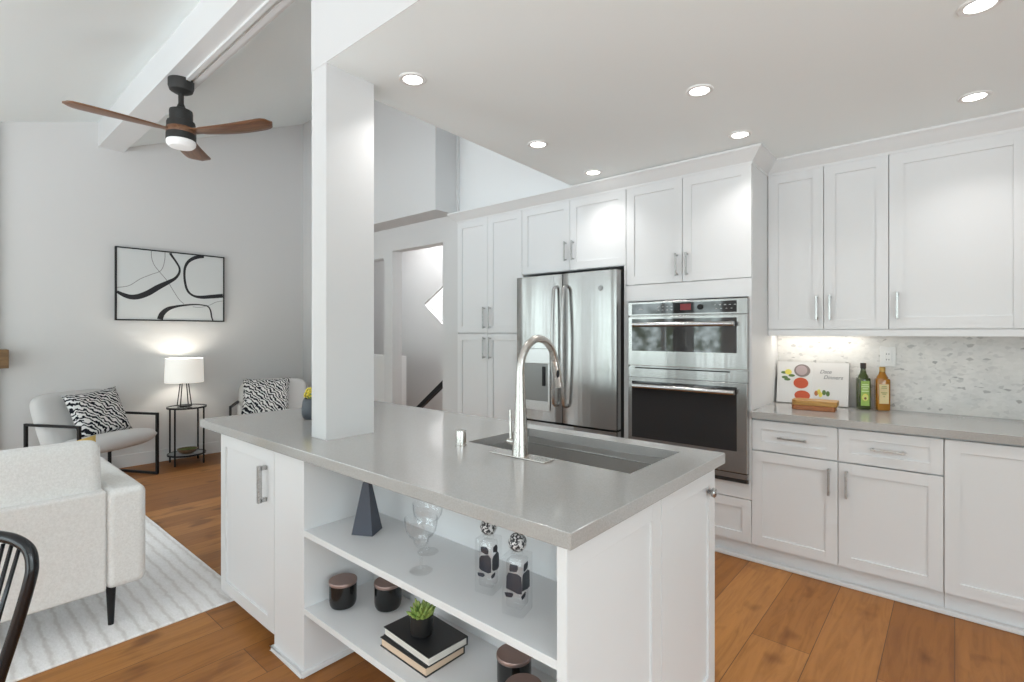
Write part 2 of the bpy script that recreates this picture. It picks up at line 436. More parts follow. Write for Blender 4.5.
# header wall above the kitchen ceiling edge and column standing on the island
struct('wall_header', MB().box(COLX0, XR, COLY0-.002, COLY0+.12, zK(1.152)+.0, zL(1.152)+.1), wallm, 'white wall above the front edge of the kitchen ceiling', 'wall')
struct('wall_upper', MB().box(COLX0-.002, COLX0+.1, COLY0+.12, 3.27, 2.56, 4.4), trimm, 'unseen white wall added over the kitchen ceiling side to block light', 'wall')  # out of sight, added to seal the upper side against light
mb = MB().box(COLX0, COLX1, COLY0, COLY1, 0.9135, zK(1.3)+.02)
struct('trim_column', mb, wallm, 'square white column rising from the island counter to the ceiling', 'column')
# beam with a wiring channel along its underside
mb = MB().box(XL, COLX0, 1.16, 1.37, 3.235, 3.62)
struct('trim_beam', mb, trimm, 'long white ceiling beam carrying the fan', 'beam')
mb = MB().box(-4.25, COLX0, 1.262, 1.292, 3.217, 3.236)
mb.box(-4.25, COLX0, 1.315, 1.350, 3.227, 3.236)
struct('trim_channel', mb, trimm, 'narrow white cable channel under the ceiling beam', 'trim')
# rear living wall with stair openings, and bulkhead
WY0, WY1 = 3.28, 3.40
O1 = (-4.514, -3.716, 2.25); O2 = (-5.5, -4.66, 2.19)
mb = MB()
mb.box(XL, O2[0], WY0, WY1, 0, 5.3); mb.box(O2[0], O2[1], WY0, WY1, O2[2], 5.3)
mb.box(O2[1], O1[0], WY0, WY1, 0, 5.3); mb.box(O1[0], O1[1], WY0, WY1, O1[2], 5.3)
mb.box(O1[1], -3.5, WY0, WY1, 0, 5.3)
for k in range(5):   # rounded upper corner of the left opening
    a0 = k*math.pi/10; a1 = (k+1)*math.pi/10; r_ = .05
    cx, cz = O2[1]-r_, O2[2]-r_
    mb.prism([(O2[1], O2[2]), (cx+r_*math.cos(a0), cz+r_*math.sin(a0)), (cx+r_*math.cos(a1), cz+r_*math.sin(a1))], WY0, WY1, M=lambda x, z, y: (x, y, z))
struct('wall_rear', mb, wallm, 'white wall with tall openings to the staircase', 'wall')
struct('wall_side', MB().box(-3.62, -3.501, WY1, 5.0, 0, 5.3), wallm, 'white stairwell side wall behind the pantry', 'wall')
struct('trim_bulkhead', MB().box(-5.0, -3.53, 3.03, 3.28, 2.49, 4.0), wallm, 'white boxed bulkhead over the staircase openings', 'bulkhead')
struct('wall_upper', MB().box(-3.5, COLX0, 3.30, 3.42, 2.40, 5.3), trimm, 'white wall above the pantry cabinet', 'wall')
mb = MB()
mb.prism([(-6.45, 0), (-3.62, 0), (-3.62, .4), (-4.78, 1.503), (-5.115, 1.749), (-4.78, 1.946), (-3.62, 2.65), (-3.62, 5.3), (-6.45, 5.3)], 4.2, 4.23, M=lambda x, z, y: (x, y, z))
struct('wall_stair', mb, wallm, 'pale stairwell wall with a pointed opening beside the handrail', 'wall')
struct('wall_stair_back', MB().box(-6.45, -3.5, 5.0, 5.1, 0, 5.3), trimm, 'bright white wall at the back of the stairwell', 'wall')
mb = MB().prism([(-4.35, 2.4), (-5.12, 1.78), (-5.19, 1.86), (-4.42, 2.5)], 3.95, 4.2, M=lambda x, z, y: (x, y, z))
mb = MB().box(-6.4, -4.72, 3.52, 3.62, 0, 1.12)
struct('wall_stair_half', mb, trimm, 'low white half wall seen through the narrow left opening', 'wall')
area('stair_fill', (-5.0, 4.65, 3.0), (0, 0, 0), .6, .3, 60, (1, 1, 1))  # added fill, no real fixture: brightens the wall behind the pointed opening
area('stair_fill', (-4.6, 3.85, 3.1), (0, 0, 0), .5, .3, 26, (1, 1, 1))  # second added fill, lifts the walls seen through the stair openings
hr = thing('handrail', 'black sloping handrail of the staircase seen through the opening', 'handrail', (-4.64, 3.75, 0))
d = Vector((.362, 0, .265)).normalized()
p0 = Vector((-4.638, 3.75, .532)) - d*.55; p1 = Vector((-4.276, 3.75, .797)) + d*.75
obj('rail', MB().tube([p0, p1], .024, square=True), blackm, hr)
mb = MB()
for q in (p0+d*.15, p1-d*.15): obj('rail_post', MB().tube([q, (q.x, q.y, 0)], .014), blackm, hr)
# baseboards
struct('baseboard_left', MB().box(XL, XL+.015, YF, 3.28, 0, .13), trimm, 'white baseboard along the living room wall', 'baseboard', bevel=.004)
struct('baseboard_rear', MB().box(XL, O2[0], 3.265, 3.28, 0, .13), trimm, 'white baseboard at the rear living wall', 'baseboard', bevel=.004)
struct('trim_corner', MB().box(XL, XL+.04, .38, .455, 0, 3.24), trimm, 'narrow vertical casing at the left end of the living room wall', 'trim')

# ------------------------------------------------------------------ cabinetry
FY = 3.27           # cabinet door plane of base and tall units
UY = 3.616          # upper doors
def mY(Y): return lambda u, n, z: (u, Y-n, z)      # front faces -Y, n = outwards
def mX(X): return lambda u, n, z: (X+n, u, z)      # front faces +X
def shaker(name, u0, u1, z0, z1, M, parent, rail=.058, th=.02, g=.0018, label=None):
    u0 += g; u1 -= g; z0 += g; z1 -= g
    mb = MB()
    mb.box(u0, u0+rail, -th, 0, z0, z1, M); mb.box(u1-rail, u1, -th, 0, z0, z1, M)
    mb.box(u0+rail, u1-rail, -th, 0, z0, z0+rail, M); mb.box(u0+rail, u1-rail, -th, 0, z1-rail, z1, M)
    mb.box(u0+rail-.001, u1-rail+.001, -th, -.009, z0+rail-.001, z1-rail+.001, M)
    return obj(name, mb, cabm, parent, bevel=.0012, label=label)
def pull(u, z, ln, M, parent, vert=True, r=.0055, sq=False, m=None):
    mb = MB(); h = ln/2; st = .03
    if vert:
        mb.box(u-r, u+r, st-r, st+r, z-h, z+h, M)
        for s in (-1, 1): mb.box(u-r, u+r, -.001, st, z+s*(h-.012)-r, z+s*(h-.012)+r, M)
    else:
        mb.box(u-h, u+h, st-r, st+r, z-r, z+r, M)
        for s in (-1, 1): mb.box(u+s*(h-.012)-r, u+s*(h-.012)+r, -.001, st, z-r, z+r, M)
    return obj('handle', mb, steelh, parent, bevel=.002)
M = mY(FY); MU = mY(UY)
TOE = .112
def carcass(x0, x1, z0, z1, yf, parent, toe=False, y1=YB-.001, extra=()):
    mb = MB().box(x0+.0008, x1-.0008, yf+.0215, y1, z0, z1)
    if toe: mb.box(x0+.0008, x1-.0008, yf+.05, y1, 0.001, z0)
    for e in extra: mb.box(*e)
    return obj('cabinet_body', mb, cabm, parent)
# base cabinets right of the ovens
c = thing('base_cabinet', 'white base cabinet with two drawers over two doors under cookbook and oil bottles', 'cabinet', (-.48, FY, 0))
carcass(-.924, -.04, TOE, .872, FY, c, toe=True)
for i, (a, b) in enumerate(((-.924, -.481), (-.481, -.04))):
    dr = shaker('drawer', a, b, .683, .862, M, c, rail=.05); pull((a+b)/2, .772, .15, M, dr, vert=False)
    dd = shaker('door', a, b, TOE, .678, M, c); pull(b-.04 if i == 0 else a+.04, .567, .15, M, dd)
c = thing('base_cabinet', 'white base cabinet with tall doors at the right edge of the kitchen counter', 'cabinet', (.4, FY, 0))
carcass(-.04, .86, TOE, .872, FY, c, toe=True)
for a, b in ((-.04, .41), (.41, .86)): shaker('door', a, b, TOE, .862, M, c)
struct('trim_1', MB().box(-1.76, .86, FY+.012, FY+.0495, .0005, .022), trimm, 'white shoe moulding along the base cabinets', 'trim', bevel=.004)
# wall counter
mb = MB().box(-.922, .87, FY-.026, YB-.013, .873, .914)
tag(obj('countertop', mb, quartz, bevel=.002), 'grey quartz worktop on the base cabinets under the backsplash', 'countertop')
# upper cabinets
c = thing('upper_cabinet', 'white narrow double door wall cabinet beside the oven cabinet', 'cabinet', (-.6, UY, 1.39))
carcass(-.922, -.285, 1.40, 2.42, UY, c)
for i, (a, b) in enumerate(((-.922, -.607), (-.607, -.285))):
    dd = shaker('door', a, b, 1.402, 2.40, MU, c); pull(b-.035 if i == 0 else a+.035, 1.535, .15, MU, dd)
obj('light_rail', MB().box(-.922, -.285, UY+.002, UY+.02, 1.362, 1.40), cabm, c)
c = thing('upper_cabinet', 'white wide wall cabinet at the right edge above the backsplash', 'cabinet', (.3, UY, 1.39))
carcass(-.285, .87, 1.40, 2.42, UY, c)
for i, (a, b) in enumerate(((-.285, .2925), (.2925, .87))):
    dd = shaker('door', a, b, 1.402, 2.40, MU, c, rail=.066)
    if i == 0: pull(a+.04, 1.535, .15, MU, dd)
obj('light_rail', MB().box(-.285, .87, UY+.002, UY+.02, 1.362, 1.40), cabm, c)
# oven cabinet
OX0, OX1 = -1.76, -.924
c = thing('oven_cabinet', 'tall white cabinet housing the double wall oven', 'cabinet', ((OX0+OX1)/2, FY, 0))
mb = MB()
for x_ in (OX0, OX1-.018):
    mb.box(x_, x_+.018, FY+.0215, YB-.002, TOE, 2.42); mb.box(x_, x_+.018, FY+.05, YB-.002, .001, TOE); mb.box(x_, x_+.018, FY, FY+.0215, .375, 1.712)
mb.box(OX0+.018, OX1-.018, FY+.05, YB-.002, .001, TOE)
mb.box(OX0+.018, OX1-.018, FY+.0215, YB-.002, TOE, .375)
mb.box(OX0+.018, OX1-.018, FY+.0, YB-.002, .375, .466)
mb.box(OX0+.018, OX1-.018, FY+.0, YB-.002, 1.602, 1.712)
mb.box(OX0+.018, OX1-.018, FY+.0215, YB-.002, 1.712, 2.42)
obj('cabinet_body', mb, cabm, c)
mid = -1.352
for i, (a, b) in enumerate(((OX0, mid), (mid, OX1))):
    dd = shaker('door', a, b, 1.716, 2.40, M, c); pull(b-.035 if i == 0 else a+.035, 1.83, .15, M, dd)
dr = shaker('drawer', OX0, OX1, TOE, .372, M, c, rail=.055)
# fridge cabinet
c = thing('fridge_cabinet', 'white two door cabinet above the steel refrigerator', 'cabinet', (-2.24, FY, 1.86))
mb = MB().box(-2.719, -1.7615, FY+.0215, YB-.002, 1.86, 2.42)
mb.box(-2.719, -2.705, FY, YB-.002, .001, 1.86); mb.box(-1.776, -1.7615, FY, YB-.002, .001, 1.86)
mb.box(-2.705, -1.776, YB-.02, YB-.002, .001, 1.86)
obj('cabinet_body', mb, cabm, c)
for i, (a, b) in enumerate(((-2.719, -2.24), (-2.24, -1.7615))):
    dd = shaker('door', a, b, 1.862, 2.40, M, c); pull(b-.035 if i == 0 else a+.035, 2.01, .15, M, dd)
# pantry
c = thing('pantry_cabinet', 'tall white four door pantry cabinet left of the refrigerator', 'cabinet', (-3.11, FY, 0))
carcass(-3.5, -2.7195, TOE, 2.42, FY, c, toe=True)
for z0, z1, hz in ((TOE, 1.376, 1.25), (1.38, 2.40, 1.515)):
    for i, (a, b) in enumerate(((-3.5, -3.11), (-3.11, -2.7195))):
        dd = shaker('door', a, b, z0, z1, M, c); pull(b-.035 if i == 0 else a+.035, hz, .19, M, dd)
# crown
def crown(x0, x1, y, ztop=2.4875, z0=2.40, proj=.07, ends=(False, True)):
    prof = [(0.0, z0), (.012, z0), (.014, z0+.012), (.035, z0+.035), (.058, ztop-.022), (proj, ztop-.012), (proj, ztop), (-.03, ztop), (-.03, z0)]
    mb = MB(); mb.prism([(-n, z) for n, z in prof], x0, x1, M=lambda n, z, x: (x, y+n, z)); return mb
mb = MB()
def crownpath(pts, z0, z1, proj):
    """pts: list of (x,y,nx,ny) with mitre offset direction"""
    prof = [(-.02, z0), (.004, z0), (.006, z0+.014), (.028, z0+.035), (proj*.8, z1-.024), (proj, z1-.013), (proj, z1), (-.02, z1)]
    m = MB(); rows = [[m.b.verts.new((x+nx*n, y+ny*n, z)) for n, z in prof] for x, y, nx, ny in pts]
    k = len(prof)
    for a, c in zip(rows, rows[1:]):
        for i in range(k): m.b.faces.new((a[i], a[(i+1) % k], c[(i+1) % k], c[i]))
    m.b.faces.new(rows[0]); m.b.faces.new(rows[-1][::-1]); return m
m = crownpath([(-3.5, 3.40, -1, 0), (-3.5, FY, -1, -1), (OX1, FY, 1, -1), (OX1, UY, 1, -1), (.87, UY, 0, -1)], 2.398, 2.487, .07)
struct('trim_crown', m, trimm, 'white crown moulding between the cabinets and the kitchen ceiling', 'moulding')
# under-cabinet light
ul = thing('under_cabinet_light', 'slim light bar under the wall cabinet over the cookbook', 'light', (-.65, 3.78, 1.39))
obj('light_housing', MB().box(-.90, -.42, 3.74, 3.80, 1.386, 1.3995), plastic, ul)
obj('diffuser', MB().box(-.89, -.43, 3.745, 3.795, 1.383, 1.386), emit('strip_led', (1, .95, .86), 3), ul)
area('under_cabinet_glow', (-.66, 3.77, 1.38), (0, 0, 0), .46, .04, .7, (1, .94, .84))

# ------------------------------------------------------------------ refrigerator
FX0, FX1, FRY = -2.695, -1.785, 3.17
fr = thing('refrigerator', 'stainless steel french door refrigerator with water dispenser', 'refrigerator', ((FX0+FX1)/2, 3.5, 0))
obj('fridge_body', MB().box(FX0+.005, FX1-.005, FRY+.075, YB-.05, .03, 1.80), blackgap, fr)
def curved_door(x0, x1, z0, z1, yf, th=.07, bow=.006, hole=None):
    mb = MB(); n = 14
    front = []
    for i in range(n+1):
        a = i/n; x = x0+(x1-x0)*a; y = yf - bow*math.sin(math.pi*a)
        if i in (0, n): y += .008
        front.append((x, y))
    pts = front + [(x1, yf+th), (x0, yf+th)]
    mb.prism(pts, z0, z1); return mb
xm = -2.243
fdl = obj('door', curved_door(FX0, xm-.003, .70, 1.825, FRY), steel, fr, smooth='auto')
fdr = obj('door', curved_door(xm+.003, FX1, .70, 1.825, FRY), steel, fr, smooth='auto')
fz = obj('freezer_drawer', curved_door(FX0, FX1, .06, .685, FRY), steel, fr, smooth='auto')
obj('handle', MB().tube([(FX0+.06, FRY-.005, .63), (FX0+.06, FRY-.05, .63), (FX0+.07, FRY-.06, .63), (FX1-.07, FRY-.06, .63), (FX1-.06, FRY-.05, .63), (FX1-.06, FRY-.005, .63)], .012), steelh, fz)
obj('kick_grille', MB().box(FX0+.01, FX1-.01, FRY+.04, FRY+.08, .005, .055), blackgap, fr)
for s, par in ((-1, fdl), (1, fdr)):
    x = xm+s*.045
    pts = [(x, FRY-.002, .83), (x, FRY-.03, .835)] + [(x, FRY-.045-.022*math.sin(math.pi*k/14), .85+.86*k/14) for k in range(15)] + [(x, FRY-.03, 1.725), (x, FRY-.002, 1.73)]
    obj('handle', MB().tube(pts, .0125), steelh, par, smooth=True)
di = MB()
dx0, dx1 = -2.625, -2.35
di.box(dx0, dx1, FRY-.012, FRY+.0, 1.14, 1.26, bevel=.004)
di.box(dx0, dx0+.016, FRY-.012, FRY, .80, 1.14); di.box(dx1-.016, dx1, FRY-.012, FRY, .80, 1.14)
di.box(dx0, dx1, FRY-.014, FRY, .78, .85)
obj('dispenser_frame', di, steelh, fdl, label='brushed water dispenser frame')
dr_ = MB().box(dx0+.016, dx1-.016, FRY-.0085, FRY-.006, .85, 1.14)
obj('dispenser_recess', dr_, mat('recess_grey', (.20, .20, .195), .3, .7), fdl)
obj('dispenser_paddle', MB().box(-2.42, -2.395, FRY-.016, FRY-.008, .97, 1.12), blackm, fdl)
em = obj('emblem', MB().lathe([(0, 0), (.017, 0), (.019, .001), (.019, .003), (.017, .004), (0, .003)], 28, M=Matrix.Rotation(R(90), 4, 'X'), loc=(-1.905, FRY-.004, 1.70)), mat('emblem_grey', (.25, .25, .25), .3, .9), fdr, label='round grey monogram emblem')
mb = MB()
mb.tube([(-1.905+.013*math.cos(a*.3), FRY-.0085, 1.70+.013*math.sin(a*.3)) for a in range(21)], .0012, close=True, seg=6)
for s in (-1, 1): mb.tube([(-1.905+s*.005+.0045*math.cos(a*.5+(0 if s < 0 else 3)), FRY-.0088, 1.70+.0055*math.sin(a*.5+(0 if s < 0 else 3))) for a in range(10)], .0009, seg=6)
obj('monogram', mb, steelh, em)
obj('hinge_cover', MB().box(FX1-.06, FX1-.005, FRY+.03, FRY+.14, 1.80, 1.835), blackgap, fr)

# ------------------------------------------------------------------ double wall oven
AX0, AX1, AY = -1.719, -.936, 3.248
ov = thing('wall_oven', 'stainless steel combination wall oven with microwave over oven', 'oven', ((AX0+AX1)/2, AY, .473))
mb = MB().box(AX0+.02, AX1-.02, AY+.03, YB-.08, .48, 1.59)
mb.box(AX0, AX1, AY+.006, AY+.021, .473, 1.592)
obj('oven_body', mb, steel, ov)
def panel(name, z0, z1, m=steel, th=.03, parent=ov):
    return obj(name, MB().box(AX0, AX1, AY-.024, AY+.006, z0, z1), m, parent, bevel=.003)
cp = panel('control_panel', 1.497, 1.592)
obj('control_glass', MB().box(AX0+.03, AX1-.06, AY-.027, AY-.0235, 1.508, 1.578), glassblack, cp)
obj('display', MB().box(-1.345, -1.275, AY-.0285, AY-.0265, 1.528, 1.568), red_led, cp, label='red lit clock display')
mb = MB(); rr = random.Random(3)
for k in range(4):
    for j in range(2): mb.box(-1.50+k*.03, -1.488+k*.03, AY-.028, AY-.0268, 1.53+j*.022, 1.534+j*.022)
for k in range(5): mb.box(-1.13+k*.03, -1.118+k*.03, AY-.028, AY-.0268, 1.552, 1.556)
for k in range(4): mb.box(-1.12+k*.03, -1.11+k*.03, AY-.028, AY-.0268, 1.53, 1.533)
mb.box(-1.64, -1.61, AY-.028, AY-.0268, 1.54, 1.545)
obj('touch_marks', mb, mat('panel_ink', (.45, .45, .45), .5), cp)
obj('control_dial', MB().lathe([(0, 0), (.017, 0), (.017, .008), (.014, .01), (0, .01)], 24, M=Matrix.Rotation(R(90), 4, 'X'), loc=(-1.215, AY-.027, 1.545)), blackm, cp, smooth='auto')
ud = panel('microwave_door', 1.158, 1.492)
obj('window_glass', MB().box(AX0+.03, AX1-.06, AY-.027, AY-.0235, 1.258, 1.475), mwglass, ud, label='black mirror-like microwave window')
def bar(z, par, m=barsteel):
    mb = MB().tube([(AX0+.055, AY-.065, z), (AX1-.062, AY-.065, z)], .0155, seg=16)
    for x in (AX0+.08, AX1-.085): mb.box(x-.012, x+.012, AY-.065, AY-.023, z-.01, z+.01)
    obj('handle', mb, m, par, smooth='auto')
bar(1.437, ud)
mb = MB().box(AX0, AX1, AY-.018, AY+.006, 1.083, 1.15)
tr = obj('trim_strip', mb, steel, ov)
obj('vent_slot', MB().box(AX0+.05, AX1-.1, AY-.0195, AY-.0175, 1.138, 1.146), blackgap, tr)
ld = panel('oven_door', .535, 1.078)
obj('window_glass', MB().box(AX0+.03, AX1-.06, AY-.027, AY-.0235, .665, 1.052), glassblack, ld, label='black lower oven window')
bar(1.022, ld)
mb = MB().box(AX0, AX1, AY-.02, AY+.006, .50, .53)
obj('trim_strip', mb, steel, ov)
obj('vent_slot', MB().box(AX0+.01, AX1-.01, AY-.01, AY+.006, .475, .498), blackgap, ov)

# ------------------------------------------------------------------ island
IX0, IX1, IY0, IY1 = -3.09, -.675, .9895, 2.048
PX0, PX1 = -2.237, -1.975          # plain panel block
PY = 1.008
isl = thing('kitchen_island', 'white kitchen island with open shelves, doors and end panels', 'island', (-1.6, 1.5, 0))
mb = MB()
mb.box(PX0, PX1, PY, 1.33, .001, .8725)                    # block between door and shelves
mb.box(-.728, -.702, PY, 1.33, .001, .8725)                # right stile / end board
mb.box(PX1, -.728, 1.33, 1.35, .001, .8725)                # shelf back board
mb.box(-2.845, -.722, 1.35, 1.532, .1, .8725)
mb.box(-2.845, -.722, 1.961, 2.006, .1, .8725)
mb.box(-2.845, -1.60, 1.532, 1.961, .1, .8725); mb.box(-.80, -.722, 1.532, 1.961, .1, .8725); mb.box(-1.60, -.80, 1.532, 1.961, .1, .64)
mb.box(-2.845, PX0, PY+.0215, 1.35, .1, .8725)
mb.box(-2.845, PX0, PY+.08, 1.35, .001, .1)
mb.box(-2.845, -.722, 1.35, 2.0, .001, .1)
obj('cabinet_body', mb, cabm, isl)
mb = MB().box(PX0-.012, PX1, PY-.012, PY, .001, .022); mb.box(PX1, PX1+.012, PY-.012, 1.33, .001, .022); mb.box(PX0-.012, PX0, PY-.012, PY+.08, .001, .022)
obj('shoe_moulding', mb, trimm, isl, bevel=.004)
for z in (.587, .274):
    obj('shelf', MB().box(PX1, -.728, PY, 1.33, z-.024, z), cabm, isl, bevel=.001)
MI = mY(PY)
dd = shaker('door', -2.845, PX0-.004, .066, .866, MI, isl, rail=.058)
pull(-2.318, .712, .165, MI, dd, r=.009)
ME = mX(-.70)
e1 = shaker('end_panel', PY+.0, 1.53, .02, .868, ME, isl, rail=.062, label='shaker end panel nearest the camera')
e2 = shaker('door', 1.53, 2.007, .02, .868, ME, isl, rail=.062, label='end door with round knob')
obj('cabinet_end', MB().box(-.722, -.7205, PY+.02, 2.007, .001, .868), cabm, isl)
mb = MB().lathe([(0, 0), (.008, 0), (.008, .012), (.017, .016), (.0185, .023), (.014, .029), (0, .031)], 24, M=Matrix.Rotation(R(90), 4, 'Y'), loc=(-.70, 1.965-.03, .785))
obj('knob', mb, steelh, e2, smooth=True)
# counter with sink cut-out and column notch
SX0, SX1, SY0, SY1 = -1.582, -.815, 1.540, 1.953
ct = MB(); b = ct.b
def slab_with_holes(ct, outer, holes, z0, z1):
    xs = sorted({outer[0], outer[1]} | {h[0] for h in holes} | {h[1] for h in holes})
    ys = sorted({outer[2], outer[3]} | {h[2] for h in holes} | {h[3] for h in holes})
    inside = lambda x, y: not any(h[0] < x < h[1] and h[2] < y < h[3] for h in holes)
    cells = {(i, j): inside((xs[i]+xs[i+1])/2, (ys[j]+ys[j+1])/2) for i in range(len(xs)-1) for j in range(len(ys)-1)}
    V = {}
    def vt(x, y, z):
        if (x, y, z) not in V: V[(x, y, z)] = ct.b.verts.new((x, y, z))
        return V[(x, y, z)]
    for (i, j), ok in cells.items():
        if not ok: continue
        x0, x1, y0, y1 = xs[i], xs[i+1], ys[j], ys[j+1]
        ct.b.faces.new([vt(x0, y0, z1), vt(x1, y0, z1), vt(x1, y1, z1), vt(x0, y1, z1)])
        ct.b.faces.new([vt(x0, y0, z0), vt(x0, y1, z0), vt(x1, y1, z0), vt(x1, y0, z0)])
        for di_, dj_, e in ((-1, 0, ((x0, y0), (x0, y1))), (1, 0, ((x1, y1), (x1, y0))), (0, -1, ((x1, y0), (x0, y0))), (0, 1, ((x0, y1), (x1, y1)))):
            if not cells.get((i+di_, j+dj_), False):
                (ax, ay), (bx, by) = e
                ct.b.faces.new([vt(ax, ay, z0), vt(ax, ay, z1), vt(bx, by, z1), vt(bx, by, z0)])
slab_with_holes(ct, (IX0, IX1, IY0, IY1), [(SX0, SX1, SY0, SY1)], .873, .914)
bmesh.ops.dissolve_limit(b, angle_limit=.01, verts=b.verts, edges=b.edges)
tag(obj('countertop', ct, quartz, bevel=.002), 'large grey quartz worktop on the island with a sink cut-out', 'countertop')
# sink
sk = thing('sink', 'undermount rectangular stainless steel sink set in the island worktop', 'sink', (-1.2, 1.75, .66))
mb = MB(); a, b_, c_, d_ = SX0-.004, SX1+.004, SY0-.004, SY1+.004
zb, zt = .67, .8725
r_ = .004
mb.quad([(a, c_, zb), (b_, c_, zb), (b_, d_, zb), (a, d_, zb)])
for p, q in (((a, c_), (b_, c_)), ((b_, c_), (b_, d_)), ((b_, d_), (a, d_)), ((a, d_), (a, c_))):
    mb.quad([(p[0], p[1], zb), (q[0], q[1], zb), (q[0], q[1], zt), (p[0], p[1], zt)])
so = obj('basin', mb, sinkm, sk)
sm = so.modifiers.new('thick', 'SOLIDIFY'); sm.thickness = .002; sm.offset = 1
bpy_b = so.modifiers.new('bev', 'BEVEL'); bpy_b.width = .012; bpy_b.segments = 3; bpy_b.limit_method = 'ANGLE'
obj('sink_ledge', MB().box(a+.001, b_-.001, d_-.008, d_-.002, .842, .846), steelh, sk)
obj('drain', MB().lathe([(0, .004), (.03, .004), (.045, .003), (.052, .001), (.052, 0), (0, 0)], 28, loc=(-1.2, 1.80, .6725)), steelh, sk, smooth='auto')

# faucet
fc = thing('faucet', 'tall brushed nickel gooseneck kitchen faucet behind the sink', 'faucet', (-1.239, 1.481, .914))
fx, fy = -1.239, 1.481
obj('base_plate', MB().box(fx-.135, fx+.135, fy-.03, fy+.03, .914, .920, bevel=.0028), nickel, fc)
pts = [(fx, fy, .920), (fx, fy, .93), (fx, fy, .96), (fx, fy, 1.0), (fx, fy, 1.05), (fx, fy, 1.12), (fx, fy, 1.20), (fx, fy, 1.235)]
rs = [.033, .032, .030, .0275, .0245, .0205, .0175, .0160]
Rr = .112
for k in range(1, 19):
    a = math.pi*k/18*.93
    pts.append((fx, fy+Rr-Rr*math.cos(a), 1.235+Rr*math.sin(a)*1.10)); rs.append(.0148)
e = Vector(pts[-1]); d = (Vector(pts[-1])-Vector(pts[-2])).normalized()
obj('spout', MB().tube(pts, rs, seg=22), nickel, fc, smooth='auto')
d = Vector((0, .30, -1)).normalized(); 
hp = [e-d*.004, e+d*.01, e+d*.03, e+d*.07, e+d*.105, e+d*.108]
sh = obj('spray_head', MB().tube(hp, [.0152, .0165, .0172, .0185, .0205, .018], seg=22), nickel, fc, smooth='auto')
q = e+d*.05
obj('spray_button', MB().ball(q+Vector((.012, -.012, 0)), .008, (.8, .8, 2.2)), blackm, sh)
hb = MB().tube([(fx-.01, fy, .965), (fx-.062, fy+.005, .965)], .0125, seg=16)
hnd = obj('handle_base', hb, nickel, fc, smooth='auto')
obj('handle', MB().tube([(fx-.05, fy+.004, .965), (fx-.052, fy+.004, .99), (fx-.054, fy+.004, 1.085)], [.008, .0062, .0048], seg=12), nickel, hnd, smooth='auto')
# air gap cap
ag = MB().lathe([(0, .914), (.0245, .914), (.0245, .917), (.0215, .918), (.0215, .972), (.019, .978), (0, .979)], 28, loc=(-1.547, 1.466, 0))
tag(obj('air_gap_cap', ag, nickel, smooth='auto'), 'short nickel cylinder cap on the island worktop left of the faucet', 'air gap cap')

# ------------------------------------------------------------------ island decor
# pyramid
mb = MB(); MR = Matrix.Translation((-1.775, 1.168, .587)) @ Matrix.Rotation(R(30), 4, 'Z')
h0, h1, hz = .045, .013, .2
vs = [MR @ Vector((sx*h, sy*h, z)) for z, h in ((0, h0), (hz, h1)) for sx, sy in ((-1, -1), (1, -1), (1, 1), (-1, 1))]
v = [mb.b.verts.new(p) for p in vs]
for f in ((3, 2, 1, 0), (4, 5, 6, 7), (0, 1, 5, 4), (1, 2, 6, 5), (2, 3, 7, 6), (3, 0, 4, 7)): mb.b.faces.new([v[i] for i in f])
tag(obj('pyramid_ornament', mb, pyr, bevel=.002), 'tall slate blue truncated pyramid ornament on the upper island shelf', 'ornament')
# coupe glasses
def coupe(loc, label):
    g = thing('cocktail_glass', label, 'glass', loc, 0, 'clear stemmed glasses on the upper island shelf')
    prof = [(0, .0), (.036, .0), (.038, .002), (.030, .004), (.010, .008), (.0055, .014), (.0045, .03), (.0045, .055), (.009, .062), (.006, .068), (.006, .075), (.016, .084), (.024, .096), (.027, .110), (.040, .120), (.050, .135), (.054, .155), (.055, .178),
            (.0535, .178), (.0525, .156), (.0485, .137), (.039, .123), (.0255, .113), (.022, .098), (.014, .087), (0, .084)]
    obj('glass_bowl', MB().lathe(prof[8:], 36), glass, g, smooth='auto', local=True)
    obj('stem', MB().lathe([(0, .005), (.008, .0085)] + prof[5:9] + [(0, .062)], 24), glass, g, smooth='auto', local=True)
    obj('foot', MB().lathe([(0, 0), (.036, 0), (.038, .002), (.030, .004), (.010, .0075), (0, .008)], 36), glass, g, smooth='auto', local=True)
coupe((-1.345, 1.092, .5876), 'clear stemmed glass in front, nearer the decanters')
coupe((-1.443, 1.203, .5876), 'clear stemmed glass standing behind the front one')
